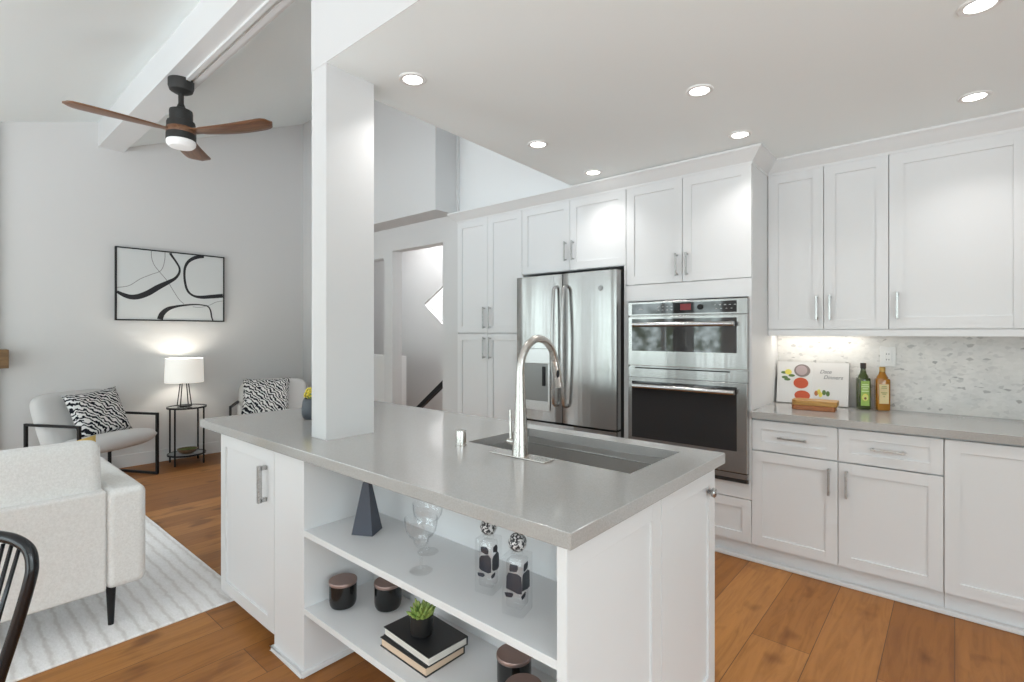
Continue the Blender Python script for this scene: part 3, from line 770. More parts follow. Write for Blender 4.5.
# decanters
def decanter(loc, w, h, label, rz, seed):
    g = thing('decanter', label, 'decanter', loc, rz, 'clear decanters with speckled ball stoppers')
    b_ = MB().box(-w/2, w/2, -w/2, w/2, 0, h, bevel=.006)
    b_.lathe([(0.0, h-.001), (.018, h-.001), (.015, h+.004), (.015, h+.008), (0, h+.008)], 24)
    body = obj('glass_body', b_, glass, g, smooth='auto', local=True)
    i_ = w/2-.009
    obj('inner_cavity', MB().box(-i_, i_, -i_, i_, .018, h-.012, bevel=.006), thin, body, smooth='auto', local=True)
    rr = random.Random(seed); mb = MB()
    # smoky patch shapes standing on the faces inside the glass
    for kx, kz, sw, sz in ((.04, h*.54, .86, .34), (.0, h*.80, .50, .15), (-.2, h*.33, .50, .09)):
        n = 9; pts = []
        for k in range(n):
            a = 2*math.pi*k/n; q = .75+.35*rr.random()
            ca, sa = math.cos(a), math.sin(a)
            ca = math.copysign(abs(ca)**.5, ca); sa = math.copysign(abs(sa)**.5, sa)
            pts.append((kx*w+ca*sw*w*.42*q, kz+sa*sz*h*.5*q))
        mb.prism(pts, -i_-.0015, -i_-.0005, M=lambda x, z, y: (x, y, z))
        mb.prism([(p[0], p[1]) for p in pts], i_+.0005, i_+.0015, M=lambda x, z, y: (y, x, z))
    obj('smoky_pattern', mb, smoke, body, local=True)
    obj('stopper', MB().ball((0, 0, h+.007+.0245), .0265), stopm, g, smooth=True, local=True)
decanter((-.943, 1.114, .5876), .068, .165, 'taller-looking front decanter with speckled ball stopper near the island corner', R(14), 5)
decanter((-1.088, 1.147, .5876), .064, .165, 'rear decanter with speckled ball stopper, nearer the stemmed glasses', R(14), 11)
# candle jars
def jar(loc, label, first=[None]):
    if first[0]:
        return dup(first[0], loc, 0, label)
    g = thing('candle_jar', label, 'candle jar', loc, 0, 'black candle jars with copper lids')
    obj('jar_body', MB().lathe([(0, 0), (.038, 0), (.047, .004), (.052, .014), (.054, .03), (.054, .093), (0, .093)], 36), jarb, g, smooth='auto', local=True)
    obj('lid', MB().lathe([(0, .093), (.0545, .093), (.0555, .095), (.0555, .104), (.054, .106), (0, .106)], 36), copper, g, smooth='auto', local=True)
    first[0] = g; return g
jar((-1.881, 1.125, .274), 'black candle jar with copper lid farthest left on the lower shelf')
jar((-1.731, 1.236, .274), 'black candle jar with copper lid just left of the succulent')
jar((-1.043, 1.216, .274), 'black candle jar with copper lid right of the books')
jar((-.925, 1.120, .274), 'black candle jar with copper lid at bottom edge, nearest the island corner')
# books
def book(x0, x1, y0, y1, z, th, rz, label, pg):
    cx, cy = (x0+x1)/2, (y0+y1)/2; w, d = (x1-x0)/2, (y1-y0)/2
    g = thing('book', label, 'book', (cx, cy, z), rz, 'stacked black books on the lower shelf')
    cov = MB().box(-w, w, -d, d, 0, .003); cov.box(-w, w, -d, d, th-.003, th); cov.box(-w, w, d-.003, d, .003, th-.003)
    obj('cover', cov, bookb, g, bevel=.0008, local=True)
    obj('pages', MB().box(-w+.004, w-.004, -d+.004, d-.003, .003, th-.003), pg, g, local=True)
book(-1.535, -1.280, 1.062, 1.232, .274, .032, R(-1), 'black covered book with tan pages at the bottom of the stack', page2)
book(-1.532, -1.272, 1.072, 1.240, .306, .031, R(-2.5), 'black covered book with white pages on top of the stack, under the succulent', page)
# succulent
g = thing('potted_succulent', 'small green succulent in a black pot on the books', 'plant', (-1.40, 1.14, .337))
obj('pot', MB().lathe([(0, 0), (.030, 0), (.036, .004), (.039, .016), (.040, .068), (.0365, .068), (.0355, .058), (0, .056)], 32), potb, g, smooth='auto', local=True)
mb = MB(); rr = random.Random(4)
for ring, (n, tilt, ln) in enumerate(((11, 66, .046), (10, 46, .047), (8, 27, .045), (5, 10, .042))):
    for k in range(n):
        a = 2*math.pi*(k+.5*(ring % 2))/n+rr.uniform(-.15, .15); tl = R(tilt+rr.uniform(-6, 6))
        dv = Vector((math.sin(tl)*math.cos(a), math.sin(tl)*math.sin(a), math.cos(tl)))
        o_ = Vector((math.cos(a)*.008, math.sin(a)*.008, .056+.003*ring))
        L_ = ln*rr.uniform(.85, 1.1); up = Vector((0, 0, 1))
        pts = [o_+dv*L_*q+up*(.008*q*q) for q in (0, .25, .5, .75, .93, 1.0)]
        mb.tube(pts, [.005, .0075, .0085, .0065, .003, .0008], seg=8)
obj('leaves', mb, leafm, g, smooth=True, local=True)
# vase with yellow flowers, half behind the column
g = thing('flower_vase', 'small dark grey ribbed vase with yellow flowers behind the white column', 'vase', (-2.644, 1.389, .914))
mb = MB(); prof = [(0, 0), (.032, 0), (.041, .01), (.047, .03), (.0475, .06), (.043, .095), (.037, .112), (.032, .112), (.036, .09), (0, .085)]
mb.lathe(prof, 40)
for vtx in mb.b.verts:
    r = math.hypot(vtx.co.x, vtx.co.y)
    if r > .038 and vtx.co.z < .1:
        a = math.atan2(vtx.co.y, vtx.co.x); k = 1+.02*math.cos(a*20); vtx.co.x *= k; vtx.co.y *= k
obj('vase_body', mb, vasem, g, smooth=True, local=True)
mb = MB(); rr = random.Random(2); cen = MB()
for fx_, fy_, fz_ in ((-.016, -.010, .130), (.02, -.012, .138), (.0, .02, .142), (-.005, -.004, .150)):
    for k in range(26):
        v_ = Vector((rr.gauss(0, 1), rr.gauss(0, 1), rr.gauss(.4, 1))).normalized()*.018
        mb.ball((fx_+v_.x, fy_+v_.y, fz_+v_.z), .0055, (1, 1, .7), 8, 5)
    cen.tube([(fx_*.5, fy_*.5, .085), (fx_, fy_, fz_)], .003, seg=6)
fl = obj('flowers', mb, yflow, g, smooth=True, local=True); obj('stems', cen, leafm, g, local=True)

# ------------------------------------------------------------------ counter objects on kitchen wall
# cookbook
g = thing('cookbook', 'open cookbook with food photographs propped against the backsplash', 'book', (-.69, 3.76, .914))
lean = R(9)
ML = Matrix.Translation((-.705, 3.795, .9145)) @ Matrix.Rotation(-lean, 4, 'X')
def pageM(side):
    return ML @ Matrix.Rotation(R(-7*side), 4, 'Z')
PW, PH = .205, .275
cvr = MB()
for s in (-1, 1):
    Mp = pageM(s); x0, x1 = (0, PW+.0015) if s > 0 else (-PW-.0015, 0)
    cvr.box(x0, x1, .010, .013, 0, PH+.001, Mp)
obj('cover', cvr, mat('grey_cover', (.28, .27, .26), .6), g)
MP = {}
for s in (-1, 1):
    Mp = pageM(s); x0, x1 = (0, PW) if s > 0 else (-PW, 0)
    MP[s] = obj('page', MB().box(x0, x1, 0, .010, .002, PH, Mp), pagew, g)
def disc(s, x, z, rx, rz_, m, name, dy=0.001, par=None, n=26, hole=0):
    Mp = pageM(s); mb = MB()
    pts = [(x+rx*math.cos(2*math.pi*k/n), z+rz_*math.sin(2*math.pi*k/n)) for k in range(n)]
    mb.prism(pts, -dy, 0.0002, M=lambda a, z_, y: tuple(Mp @ Vector((a, y, z_))))
    return obj(name, mb, m, par or MP[s])
pr_g = mat('print_grey', (.22, .18, .17), .5); pr_p = mat('print_mauve', (.42, .33, .33), .5); pr_r = mat('print_tomato', (.50, .075, .022), .5)
pr_w = mat('print_cream', (.70, .66, .60), .5); pr_gr = mat('print_leaf', (.10, .17, .05), .5); pr_br = mat('print_rust', (.40, .15, .05), .5)
disc(-1, -.060, .218, .047, .042, pr_g, 'printed_bowl', .001); disc(-1, -.063, .220, .033, .032, pr_p, 'printed_bowl', .0016)
disc(-1, -.065, .132, .052, .042, pr_w, 'printed_bowl', .001); disc(-1, -.065, .135, .043, .036, pr_r, 'printed_bowl', .0016)
disc(-1, -.055, .055, .045, .032, pr_r, 'printed_bowl', .001)
disc(-1, -.140, .205, .020, .018, lab_y, 'printed_lemon', .0014)
for x, z, a in ((-.165, .20, .4), (-.12, .182, 1.2), (-.145, .155, 2.0), (-.16, .168, .9)): disc(-1, x, z, .019, .009, pr_gr, 'printed_herb', .001)
for x, z, m_ in ((.025, .075, pr_br), (.04, .085, lab_y), (.05, .068, lab_y), (.07, .082, pr_gr), (.092, .076, pr_gr)): disc(1, x, z, .011, .017, m_, 'printed_herb', .001)
def text(body, size, Mw, m, parent, name='lettering', shear=.3):
    cu = bpy.data.curves.new(name, 'FONT'); cu.body = body; cu.size = size; cu.extrude = .0003; cu.shear = shear; cu.align_x = 'CENTER'
    tmp = bpy.data.objects.new(name, cu); COL.objects.link(tmp); cu.materials.append(m)
    me = bpy.data.meshes.new_from_object(tmp); bpy.data.objects.remove(tmp); bpy.data.curves.remove(cu)
    o = bpy.data.objects.new(name, me); COL.objects.link(o)
    o.parent = parent; o.matrix_local = Wm(parent).inverted() @ Mw
    return o
Mt = pageM(1)
text('Date', .034, Mt @ Matrix.Translation((.075, -.0008, .205)) @ Matrix.Rotation(R(90), 4, 'X'), txt, MP[1])
text('Dinners', .034, Mt @ Matrix.Translation((.118, -.0008, .170)) @ Matrix.Rotation(R(90), 4, 'X'), txt, MP[1])
# cutting boards
def board(x0, x1, y0, y1, z0, z1, m, label, rz=0):
    cx, cy = (x0+x1)/2, (y0+y1)/2; w, d = (x1-x0)/2, (y1-y0)/2
    r_ = .035; pts = []
    for sx, sy, a0 in ((1, 1, 0), (-1, 1, 90), (-1, -1, 180), (1, -1, 270)):
        rr_ = r_ if sx < 0 else .008
        for k in range(6):
            a = R(a0+90*k/5); pts.append((sx*(w-rr_)+rr_*math.cos(a), sy*(d-rr_)+rr_*math.sin(a)))
    g = MB().prism(pts, 0, z1-z0)
    o = obj('cutting_board', g, m, bevel=.003); o.location = (cx, cy, z0); o.rotation_euler = (0, 0, rz)
    return tag(o, label, 'cutting board', 'stacked wooden boards before the cookbook')
board(-.765, -.535, 3.50, 3.63, .9142, .942, boardr, 'thick reddish brown wooden board at the bottom of the stack', R(4))
board(-.765, -.525, 3.505, 3.635, .9422, .972, boardw, 'golden wooden board on top of the stack before the cookbook', R(4))
mb = MB()
for k, (dx, dz) in enumerate(((0, .03), (.012, .018), (-.008, .02), (.018, .006))):
    mb.ball((-.512+dx, 3.60, .955+dz), .009, (.8, .35, 1.1), 10, 6)
mb.tube([(-.53, 3.60, .9725), (-.515, 3.60, .975), (-.508, 3.60, .985)], .0018, seg=6)
# oil bottles
def bottle(loc, label, glassm, capm, labm, w, hb, ht, kind):
    g = thing('oil_bottle', label, 'bottle', loc, R(24) if kind else R(20))
    mb = MB().box(-w/2, w/2, -w/2, w/2, 0, hb, bevel=w*.17)
    mb.lathe([(0, hb-.01), (w*.45, hb-.006), (w*.40, hb+.008), (w*.27, hb+.024), (.0155, hb+.036), (.0135, hb+.045), (.013, ht-.03), (0, ht-.03)], 24)
    body = obj('glass_body', mb, glassm, g, smooth='auto', local=True)
    obj('cap', MB().lathe([(0, ht-.034), (.0145, ht-.034), (.0155, ht-.03), (.0155, ht-.002), (.014, ht), (0, ht)], 20), capm, g, smooth='auto', local=True)
    lb = obj('label', MB().box(-w*.34, w*.34, -w/2-.001, -w/2+.001, .025 if kind else .045, hb-.02 if kind else hb-.035), labm, g, local=True)
    if kind:
        for rx, rz_, m_, z, dy in ((.0165, .021, lab_y, .075, .0018), (.013, .017, mat('avocado_flesh', (.62, .66, .22), .5), .073, .0024), (.0065, .007, brownm, .070, .003)):
            mb = MB(); mb.prism([(rx*math.cos(k*.3), z+rz_*math.sin(k*.3)*(1 if math.sin(k*.3) < 0 else 1.1)) for k in range(21)], -w/2-dy, -w/2-.0009, M=lambda x, z_, y: (x, y, z_))
            obj('avocado_print', mb, m_, lb, local=True)
        mb = MB()
        for z, ww in ((.150, .017), (.138, .02), (.125, .014), (.110, .018)): mb.box(-ww, ww, -w/2-.0016, -w/2-.0009, z, z+.006)
        obj('label_print', mb, mat('label_white', (.62, .72, .4), .6), lb, local=True)
    else:
        mb = MB()
        for z, ww in ((.145, .012), (.135, .014), (.108, .016), (.100, .010), (.085, .004)): mb.box(-ww, ww, -w/2-.0016, -w/2-.0009, z, z+.005)
        obj('label_print', mb, mat('label_olive', (.30, .30, .12), .6), lb, local=True)
bottle((-.424, 3.775, .914), 'dark green square oil bottle with avocado picture label', oilg, capd, lab_g, .066, .195, .283, 1)
bottle((-.330, 3.785, .914), 'amber square oil bottle with cream label', oila, capg, lab_c, .070, .195, .262, 0)
# outlet
g = thing('wall_outlet', 'white outlet plate on the backsplash behind the amber bottle', 'outlet', (-.309, YB-.012, 1.236))
pl = obj('plate', MB().box(-.040, .040, -.009, 0, -.060, .060), plastic, g, bevel=.002, local=True)
obj('socket', MB().box(-.017, .017, -.0125, -.008, -.034, .034), plastic, g, bevel=.002, local=True)
mb = MB()
for z in (-.022, .012):
    for x in (-.006, .006): mb.box(x-.0015, x+.0015, -.0132, -.0124, z, z+.008)
obj('slots', mb, blackm, pl, local=True)

# ------------------------------------------------------------------ recessed lights
first = None
LP = [(-1.88, 1.478, 'in the kitchen ceiling nearest the white column'), (-1.895, 2.43, 'in the left row of the kitchen ceiling, middle one'),
      (-1.90, 3.06, 'in the left row of the kitchen ceiling nearest the fridge cabinet'), (-.905, 2.39, 'in the middle row of the kitchen ceiling nearer the island'),
      (-.915, 3.02, 'in the middle row right before the oven cabinet crown'), (.07, 3.24, 'in the kitchen ceiling near the right wall cabinets'),
      (.066, 2.40, 'cut by the top edge of the picture')]
for x, y, ds in LP:
    z = zK(y)
    if not first:
        first = thing('recessed_light', '', 'ceiling light', (x, y, z), 0, 'recessed ceiling lights of the kitchen')
        obj('trim_ring', MB().lathe([(.042, -.0005), (.044, -.004), (.058, -.005), (.062, -.002), (.063, .002), (.042, .002)], 32, close=True), plastic, first, smooth='auto', local=True)
        obj('lens', MB().lathe([(0, -.003), (.0425, -.002), (.0425, .001), (0, .001)], 32), lampem, first, local=True)
        o = first
    else: o = dup(first, (x, y, z), 0)
    o['label'] = 'round recessed light ' + ds
    l = bpy.data.lights.new('downlight', 'AREA'); l.shape = 'DISK'; l.size = .1; l.energy = 1.6; l.color = (1, .98, .96); l.spread = R(110)
    lo = bpy.data.objects.new('downlight', l); COL.objects.link(lo); lo.location = (x, y, z-.012)

# ------------------------------------------------------------------ ceiling fan
FXC, FYC = -4.30, 1.255
g = thing('ceiling_fan', 'black ceiling fan with three walnut blades hanging from the beam', 'fan', (FXC, FYC, 3.235))
obj('canopy', MB().lathe([(0, 0), (.083, 0), (.083, -.05), (.074, -.078), (.045, -.095), (0, -.10)], 36), fanblk, g, smooth='auto', local=True)
obj('downrod', MB().lathe([(0, -.09), (.018, -.09), (.018, -.17), (.03, -.20), (.05, -.215), (0, -.22)], 24), fanblk, g, smooth='auto', local=True)
mo = obj('motor', MB().lathe([(0, -.205), (.04, -.207), (.072, -.222), (.075, -.235), (.075, -.30), (.088, -.305), (.092, -.32), (.092, -.355), (0, -.355)], 40), fanblk, g, smooth='auto', local=True)
obj('hub_band', MB().lathe([(0, -.354), (.094, -.354), (.096, -.36), (.096, -.388), (.094, -.394), (0, -.394)], 40), fanwood, g, smooth='auto', local=True, label='walnut band joining the blades')
ring = obj('light_kit', MB().lathe([(0, -.393), (.094, -.393), (.096, -.40), (.096, -.44), (.088, -.445), (0, -.445)], 40), fanblk, g, smooth='auto', local=True)
obj('light_lens', MB().lathe([(0, -.444), (.092, -.444), (.095, -.455), (.092, -.475), (.075, -.492), (0, -.500)], 40), fanem, ring, smooth='auto', local=True, label='frosted white light lens')
def blade_mesh():
    mb = MB(); n = 22; rows = []
    for i in range(n+1):
        q = i/n; x = .06+q*.595
        half = .045+.042*math.sin(min(q*1.25, 1)*math.pi*.5) if q > .12 else .050-.03*q
        tipf = max(0, (q-.86)/.14); half *= math.sqrt(max(1-tipf**2.2, 0.0))*1.0 if q < 1 else .05
        half = max(half, .008)
        off = .02*math.sin(q*math.pi)-.012*q
        pitch = -R(5)*(1-.35*q)
        z = -.374+.01*q+.018*q*q
        row = []
        for t_, th in ((-1, 0), (-.6, .004), (0, .006), (.6, .004), (1, 0)):
            y = off+half*t_
            row.append((x, y*math.cos(pitch), z+y*math.sin(pitch), th))
        rows.append(row)
    T = [[mb.b.verts.new((x, y, z+th)) for x, y, z, th in r] for r in rows]
    B = [[mb.b.verts.new((x, y, z-th-.002)) for x, y, z, th in r] for r in rows]
    for i in range(n):
        for j in range(4):
            mb.b.faces.new((T[i][j], T[i+1][j], T[i+1][j+1], T[i][j+1])); mb.b.faces.new((B[i][j], B[i][j+1], B[i+1][j+1], B[i+1][j]))
        mb.b.faces.new((T[i][0], B[i][0], B[i+1][0], T[i+1][0])); mb.b.faces.new((T[i][4], T[i+1][4], B[i+1][4], B[i][4]))
    for i in (0, n):
        mb.b.faces.new([T[i][j] for j in range(5)] + [B[i][j] for j in (4, 3, 2, 1, 0)])
    return mb
bl = obj('blade', blade_mesh(), fanwood, g, smooth=True, local=True)
bl.rotation_euler = (0, R(-3), R(41))
for a in (151, 260):
    c2_ = bl.copy(); COL.objects.link(c2_); c2_.rotation_euler = (0, R(3.5 if a == 151 else -.5), R(a))

# ------------------------------------------------------------------ painting
g = thing('painting', 'framed white canvas with black flowing abstract lines on the grey wall', 'painting', (XL, 1.8, 1.885))
PXF = -6.42
fm = MB(); y0, y1, z0, z1 = 1.291, 2.312, 1.510, 2.260; fw = .012
fm.box(XL+.001, PXF+.008, y0, y0+fw, z0, z1); fm.box(XL+.001, PXF+.008, y1-fw, y1, z0, z1)
fm.box(XL+.001, PXF+.008, y0+fw, y1-fw, z0, z0+fw); fm.box(XL+.001, PXF+.008, y0+fw, y1-fw, z1-fw, z1)
obj('frame', fm, blackm, g)
cvs = obj('canvas', MB().box(XL+.002, PXF, y0+fw-.002, y1-fw+.002, z0+fw-.002, z1-fw+.002), canvas, g)
ST = {
'a': [(1.304, 1.802, .0224), (1.352, 1.773, .0384), (1.419, 1.751, .048), (1.488, 1.76, .0544), (1.572, 1.802, .0576), (1.659, 1.867, .0544), (1.748, 1.925, .0416), (1.816, 1.974, .0288), (1.854, 2.034, .0224), (1.857, 2.093, .0192), (1.823, 2.16, .0192), (1.785, 2.217, .0224), (1.77, 2.246, .0256)],
'b': [(2.10, 2.238, .02), (2.027, 2.228, .0384), (1.955, 2.182, .032), (1.916, 2.116, .0256), (1.905, 2.035, .0224), (1.913, 1.929, .0224), (1.94, 1.842, .0224), (1.995, 1.795, .0224), (2.076, 1.783, .0352), (2.175, 1.795, .0416), (2.298, 1.812, .0448)],
'c': [(1.675, 1.524, .0544), (1.696, 1.585, .0512), (1.748, 1.638, .0416), (1.823, 1.668, .0256), (1.916, 1.687, .0192), (2.011, 1.698, .0144), (2.092, 1.694, .0128), (2.142, 1.68, .0144), (2.167, 1.635, .016), (2.179, 1.562, .016), (2.192, 1.523, .0128)],
'd': [(1.598, 2.246, .0058), (1.601, 2.179, .0058), (1.623, 2.104, .0058), (1.671, 2.035, .0058), (1.748, 1.934, .0058), (1.808, 1.825, .0058), (1.854, 1.748, .0058), (1.9, 1.701, .0058)],
'e': [(1.722, 2.246, .0058), (1.721, 2.175, .0058), (1.703, 2.086, .0058), (1.671, 2.035, .0058), (1.601, 2.0, .0058), (1.502, 1.944, .0058), (1.405, 1.867, .0058), (1.305, 1.842, .0058)],
'f': [(1.987, 1.672, .0048), (2.06, 1.668, .0048), (2.159, 1.699, .0048), (2.226, 1.735, .0048), (2.296, 1.751, .0048)]}
def catmull(P, n=6):
    o = []
    for i in range(len(P)-1):
        p0, p1, p2, p3 = P[max(i-1, 0)], P[i], P[i+1], P[min(i+2, len(P)-1)]
        for k in range(n):
            t_ = k/n
            o.append(tuple(.5*((2*p1[j])+(-p0[j]+p2[j])*t_+(2*p0[j]-5*p1[j]+4*p2[j]-p3[j])*t_**2+(-p0[j]+3*p1[j]-3*p2[j]+p3[j])*t_**3) for j in range(3)))
    o.append(P[-1]); return o
for nm, st in ST.items():
    P = catmull(st); mb = MB(); Lf, Rt = [], []
    for i, (y, z, w) in enumerate(P):
        a, c_ = P[max(i-1, 0)], P[min(i+1, len(P)-1)]; d = Vector((c_[0]-a[0], c_[1]-a[1])).normalized(); nn = Vector((-d.y, d.x))*w/2
        cl_ = lambda q: (min(max(q[0], y0+fw), y1-fw), min(max(q[1], z0+fw), z1-fw))
        Lf.append(cl_((y+nn.x, z+nn.y))); Rt.append(cl_((y-nn.x, z-nn.y)))
    hh = PXF+(.0012 if nm in 'abc' else .0006)
    Lv = [mb.b.verts.new((hh, *q)) for q in Lf]; Rv = [mb.b.verts.new((hh, *q)) for q in Rt]
    for i in range(len(Lv)-1):
        try: mb.b.faces.new((Lv[i], Lv[i+1], Rv[i+1], Rv[i]))
        except ValueError: pass
    obj('painted_stroke', mb, inkm if nm in 'abc' else greyline, cvs)

# ------------------------------------------------------------------ living room furniture
def cushion_mesh(w, d, h, n=14, pinch=.75, M=None, ex=.5, rnd=0):
    """soft cushion: w (x) by d (y), thickness h at the middle"""
    mb = MB(); T, B = [], []
    for i in range(n+1):
        tr_, br_ = [], []
        for j in range(n+1):
            a = -1+2*i/n; c_ = -1+2*j/n
            f = max((1-a**4)*(1-c_**4), 0)**ex
            sx_ = 1-.07*pinch*(1-abs(c_)**2)*abs(a)**3; sy_ = 1-.07*pinch*(1-abs(a)**2)*abs(c_)**3
            x, y = a*w/2*sx_*math.sqrt(1-rnd*c_**6), c_*d/2*sy_*math.sqrt(1-rnd*a**6)
            tr_.append(mb.b.verts.new((x, y, f*h/2))); br_.append(tr_[-1] if (i in (0, n) or j in (0, n)) else mb.b.verts.new((x, y, -f*h/2)))
        T.append(tr_); B.append(br_)
    for i in range(n):
        for j in range(n):
            mb.b.faces.new((T[i][j], T[i+1][j], T[i+1][j+1], T[i][j+1])); mb.b.faces.new((B[i][j], B[i][j+1], B[i+1][j+1], B[i+1][j]))
    if M:
        for v_ in mb.b.verts: v_.co = M @ v_.co
    return mb
def pillow(name, label, M, w, d, h, m, cat='pillow', group=None, ex=.5):
    mb = cushion_mesh(w, d, h, 16, 1.0, None, ex)
    o = obj(name, mb, m, smooth=True); o.matrix_world = M
    o.location = M.to_translation(); o.rotation_euler = M.to_euler()
    return tag(o, label, cat, group)
# sofa seen from behind
RZ = .012
g = thing('sofa', 'cream boucle sofa seen from behind, standing on the pale rug', 'sofa', (-3.4, -.35, RZ))
SXb, SXf, SYa, SYb = -2.95, -3.85, -1.40, .717
obj('back_frame', MB().box(SXb-.16, SXb, SYa+.155, SYb-.155, .19, .653), fab, g, bevel=.012, seg=4, smooth='auto')
for y0_, y1_ in ((SYb-.158, SYb), (SYa, SYa+.158)):
    obj('armrest', MB().box(SXf, SXb+.002, y0_, y1_, .19, .652), fab, g, bevel=.034, seg=6, smooth='auto')
obj('seat_base', MB().box(SXf+.02, SXb-.02, SYa+.12, SYb-.12, .20, .34), fab, g, bevel=.02)
ym = (SYa+SYb)/2
for y0_, y1_ in ((SYa+.16, ym), (ym, SYb-.16)):
    obj('seat_cushion', MB().box(SXf+.0, SXb-.17, y0_+.004, y1_-.004, .34, .47), fab, g, bevel=.04, seg=4, smooth='auto')
    cm = MB().box(-.095, .095, y0_+.006-(y0_+y1_)/2, y1_+.003-(y0_+y1_)/2, -.20, .20)
    Mx = Matrix.Translation((SXb-.150, (y0_+y1_)/2, .672)) @ Matrix.Rotation(R(-8), 4, 'Y')
    es = list(cm.b.edges); bmesh.ops.bevel(cm.b, geom=es, offset=.048, segments=6, affect='EDGES', profile=.5)
    for v_ in cm.b.verts:
        v_.co.x *= 1+.30*(1-min(abs(v_.co.z)/.2, 1)**2)*(1-min(abs(v_.co.y)/.45, 1)**2); v_.co = Mx @ v_.co
    obj('back_cushion', cm, fab, g, smooth=True)
for x in (SXb-.05, SXf+.06):
    for y in (SYb-.13, SYa+.13):
        obj('leg', MB().lathe([(0, RZ), (.0115, RZ), (.020, .20), (0, .20)], 20, loc=(x, y, 0)), blackm, g, smooth='auto')
Mx = Matrix.Translation((-3.325, .425, .655)) @ Matrix.Rotation(R(-6), 4, 'Z') @ Matrix.Rotation(R(9), 4, 'X') @ Matrix.Rotation(R(-78), 4, 'Y')
pillow('throw_pillow', 'mustard yellow throw pillow corner peeking over the sofa back', Mx, .38, .38, .09, yel, ex=.6)
Mx = Matrix.Translation((-3.34, .04, .672)) @ Matrix.Rotation(R(9), 4, 'X') @ Matrix.Rotation(R(-78), 4, 'Y')
pillow('throw_pillow', 'cream throw pillow corner behind the sofa cushion at the left', Mx, .38, .38, .09, cream, ex=.6)
# rug
mb = MB().box(-5.5, -2.805, -1.6, 1.11, .0005, RZ)
tag(obj('rug', mb, rugm, bevel=.004), 'pale grey ribbed area rug under the sofa', 'rug')

# armchairs
def make_armchair(loc, rz, label):
    g = thing('armchair', label, 'armchair', loc, rz, 'pale grey armchairs with black metal frames by the living room wall')
    for s in (-1, 1):
        y = s*.37
        loop = [(.27, y, .011), (.27, y, .59), (-.25, y, .59), (-.25, y, .011)]
        mb = MB(); hw = .011
        mb.box(.27-hw, .27+hw, y-hw, y+hw, 0, .60); mb.box(-.30-hw, -.30+hw, y-hw, y+hw, 0, .60)
        mb.box(-.30, .27, y-hw, y+hw, .578, .60); mb.box(-.30, .27, y-hw, y+hw, 0, .022)
        obj('arm_frame', mb, blackm, g, local=True)
    mb = MB(); hw = .010
    mb.box(.10-hw, .10+hw, -.37, .37, .30, .32); mb.box(-.30-hw, -.30+hw, -.37, .37, .22, .24)
    obj('cross_bar', mb, blackm, g, local=True)
    M1 = Matrix.Translation((.065, 0, .375)) @ Matrix.Rotation(R(-9), 4, 'Y')
    obj('seat_cushion', cushion_mesh(.62, .65, .17, 20, 0, M1, .42, .15), linen, g, smooth=True, local=True)
    M2 = Matrix.Translation((-.195, 0, .575)) @ Matrix.Rotation(R(-112), 4, 'Y')
    obj('backrest', cushion_mesh(.57, .75, .16, 20, 0, M2, .34, .22), linen, g, smooth=True, local=True)
    return g
CG = 'zebra print pillows on the armchairs'
c1_ = make_armchair((-5.965, 1.065, .0), R(29), 'pale grey armchair with black frame left of the side table')
c2_ = dup(c1_, (-5.89, 2.62, .0), R(-30), 'pale grey armchair with black frame right of the table lamp, beyond the island')
def on_chair(loc, rz, M): return Matrix.Translation(loc) @ Matrix.Rotation(rz, 4, 'Z') @ M
Mx = on_chair((-5.965, 1.065, 0), R(29), Matrix.Translation((-.045, .05, .635)) @ Matrix.Rotation(R(4), 4, 'X') @ Matrix.Rotation(R(-112), 4, 'Y'))
pillow('throw_pillow', 'black and white zebra print pillow on the armchair left of the lamp', Mx, .45, .50, .13, zebra, group=CG, ex=.55)
Mx = on_chair((-5.89, 2.62, 0), R(-30), Matrix.Translation((-.035, -.06, .650)) @ Matrix.Rotation(R(-112), 4, 'Y'))
pillow('throw_pillow', 'black and white zebra print pillow on the armchair beyond the island', Mx, .45, .50, .13, zebra, group=CG, ex=.55)
# side table
TX, TY = -6.19, 1.86
g = thing('side_table', 'small round black metal side table with four legs under the lamp', 'table', (TX, TY, 0))
obj('tabletop', MB().lathe([(0, .590), (.172, .590), (.172, .598), (0, .598)], 40), mat('dark_glass_top', (.25, .26, .26), .08), g, smooth='auto', local=True)
obj('rim', MB().lathe([(.170, .585), (.183, .585), (.183, .602), (.170, .602)], 40, close=True), blackm, g, smooth='auto', local=True)
sh_ = obj('lower_shelf', MB().lathe([(0, .098), (.168, .098), (.168, .104), (0, .104)], 40), mat('shelf_glass', (.45, .46, .46), .1), g, smooth='auto', local=True)
obj('shelf_rim', MB().lathe([(.166, .092), (.178, .092), (.178, .107), (.166, .107)], 40, close=True), blackm, sh_, smooth='auto', local=True)
for k in range(4):
    a = R(k*90+39)
    x, y = .184*math.cos(a), .184*math.sin(a)
    obj('leg', MB().tube([(x, y, 0), (x, y, .598)], .0085, seg=10), blackm, g, local=True)
b_ = thing('bowl', 'shallow brown bowl with green inside on the side table lower shelf', 'bowl', (TX+.02, TY, .104))
obj('bowl_shell', MB().lathe([(0, 0), (.045, 0), (.08, .02), (.098, .05), (.092, .05), (.074, .025), (.04, .008), (0, .008)], 32), bowlo, b_, smooth='auto', local=True)
obj('moss_filling', MB().lathe([(0, .034), (.03, .038), (.06, .04), (.088, .044), (.078, .030), (0, .028)], 32), bowli, b_, smooth='auto', local=True)
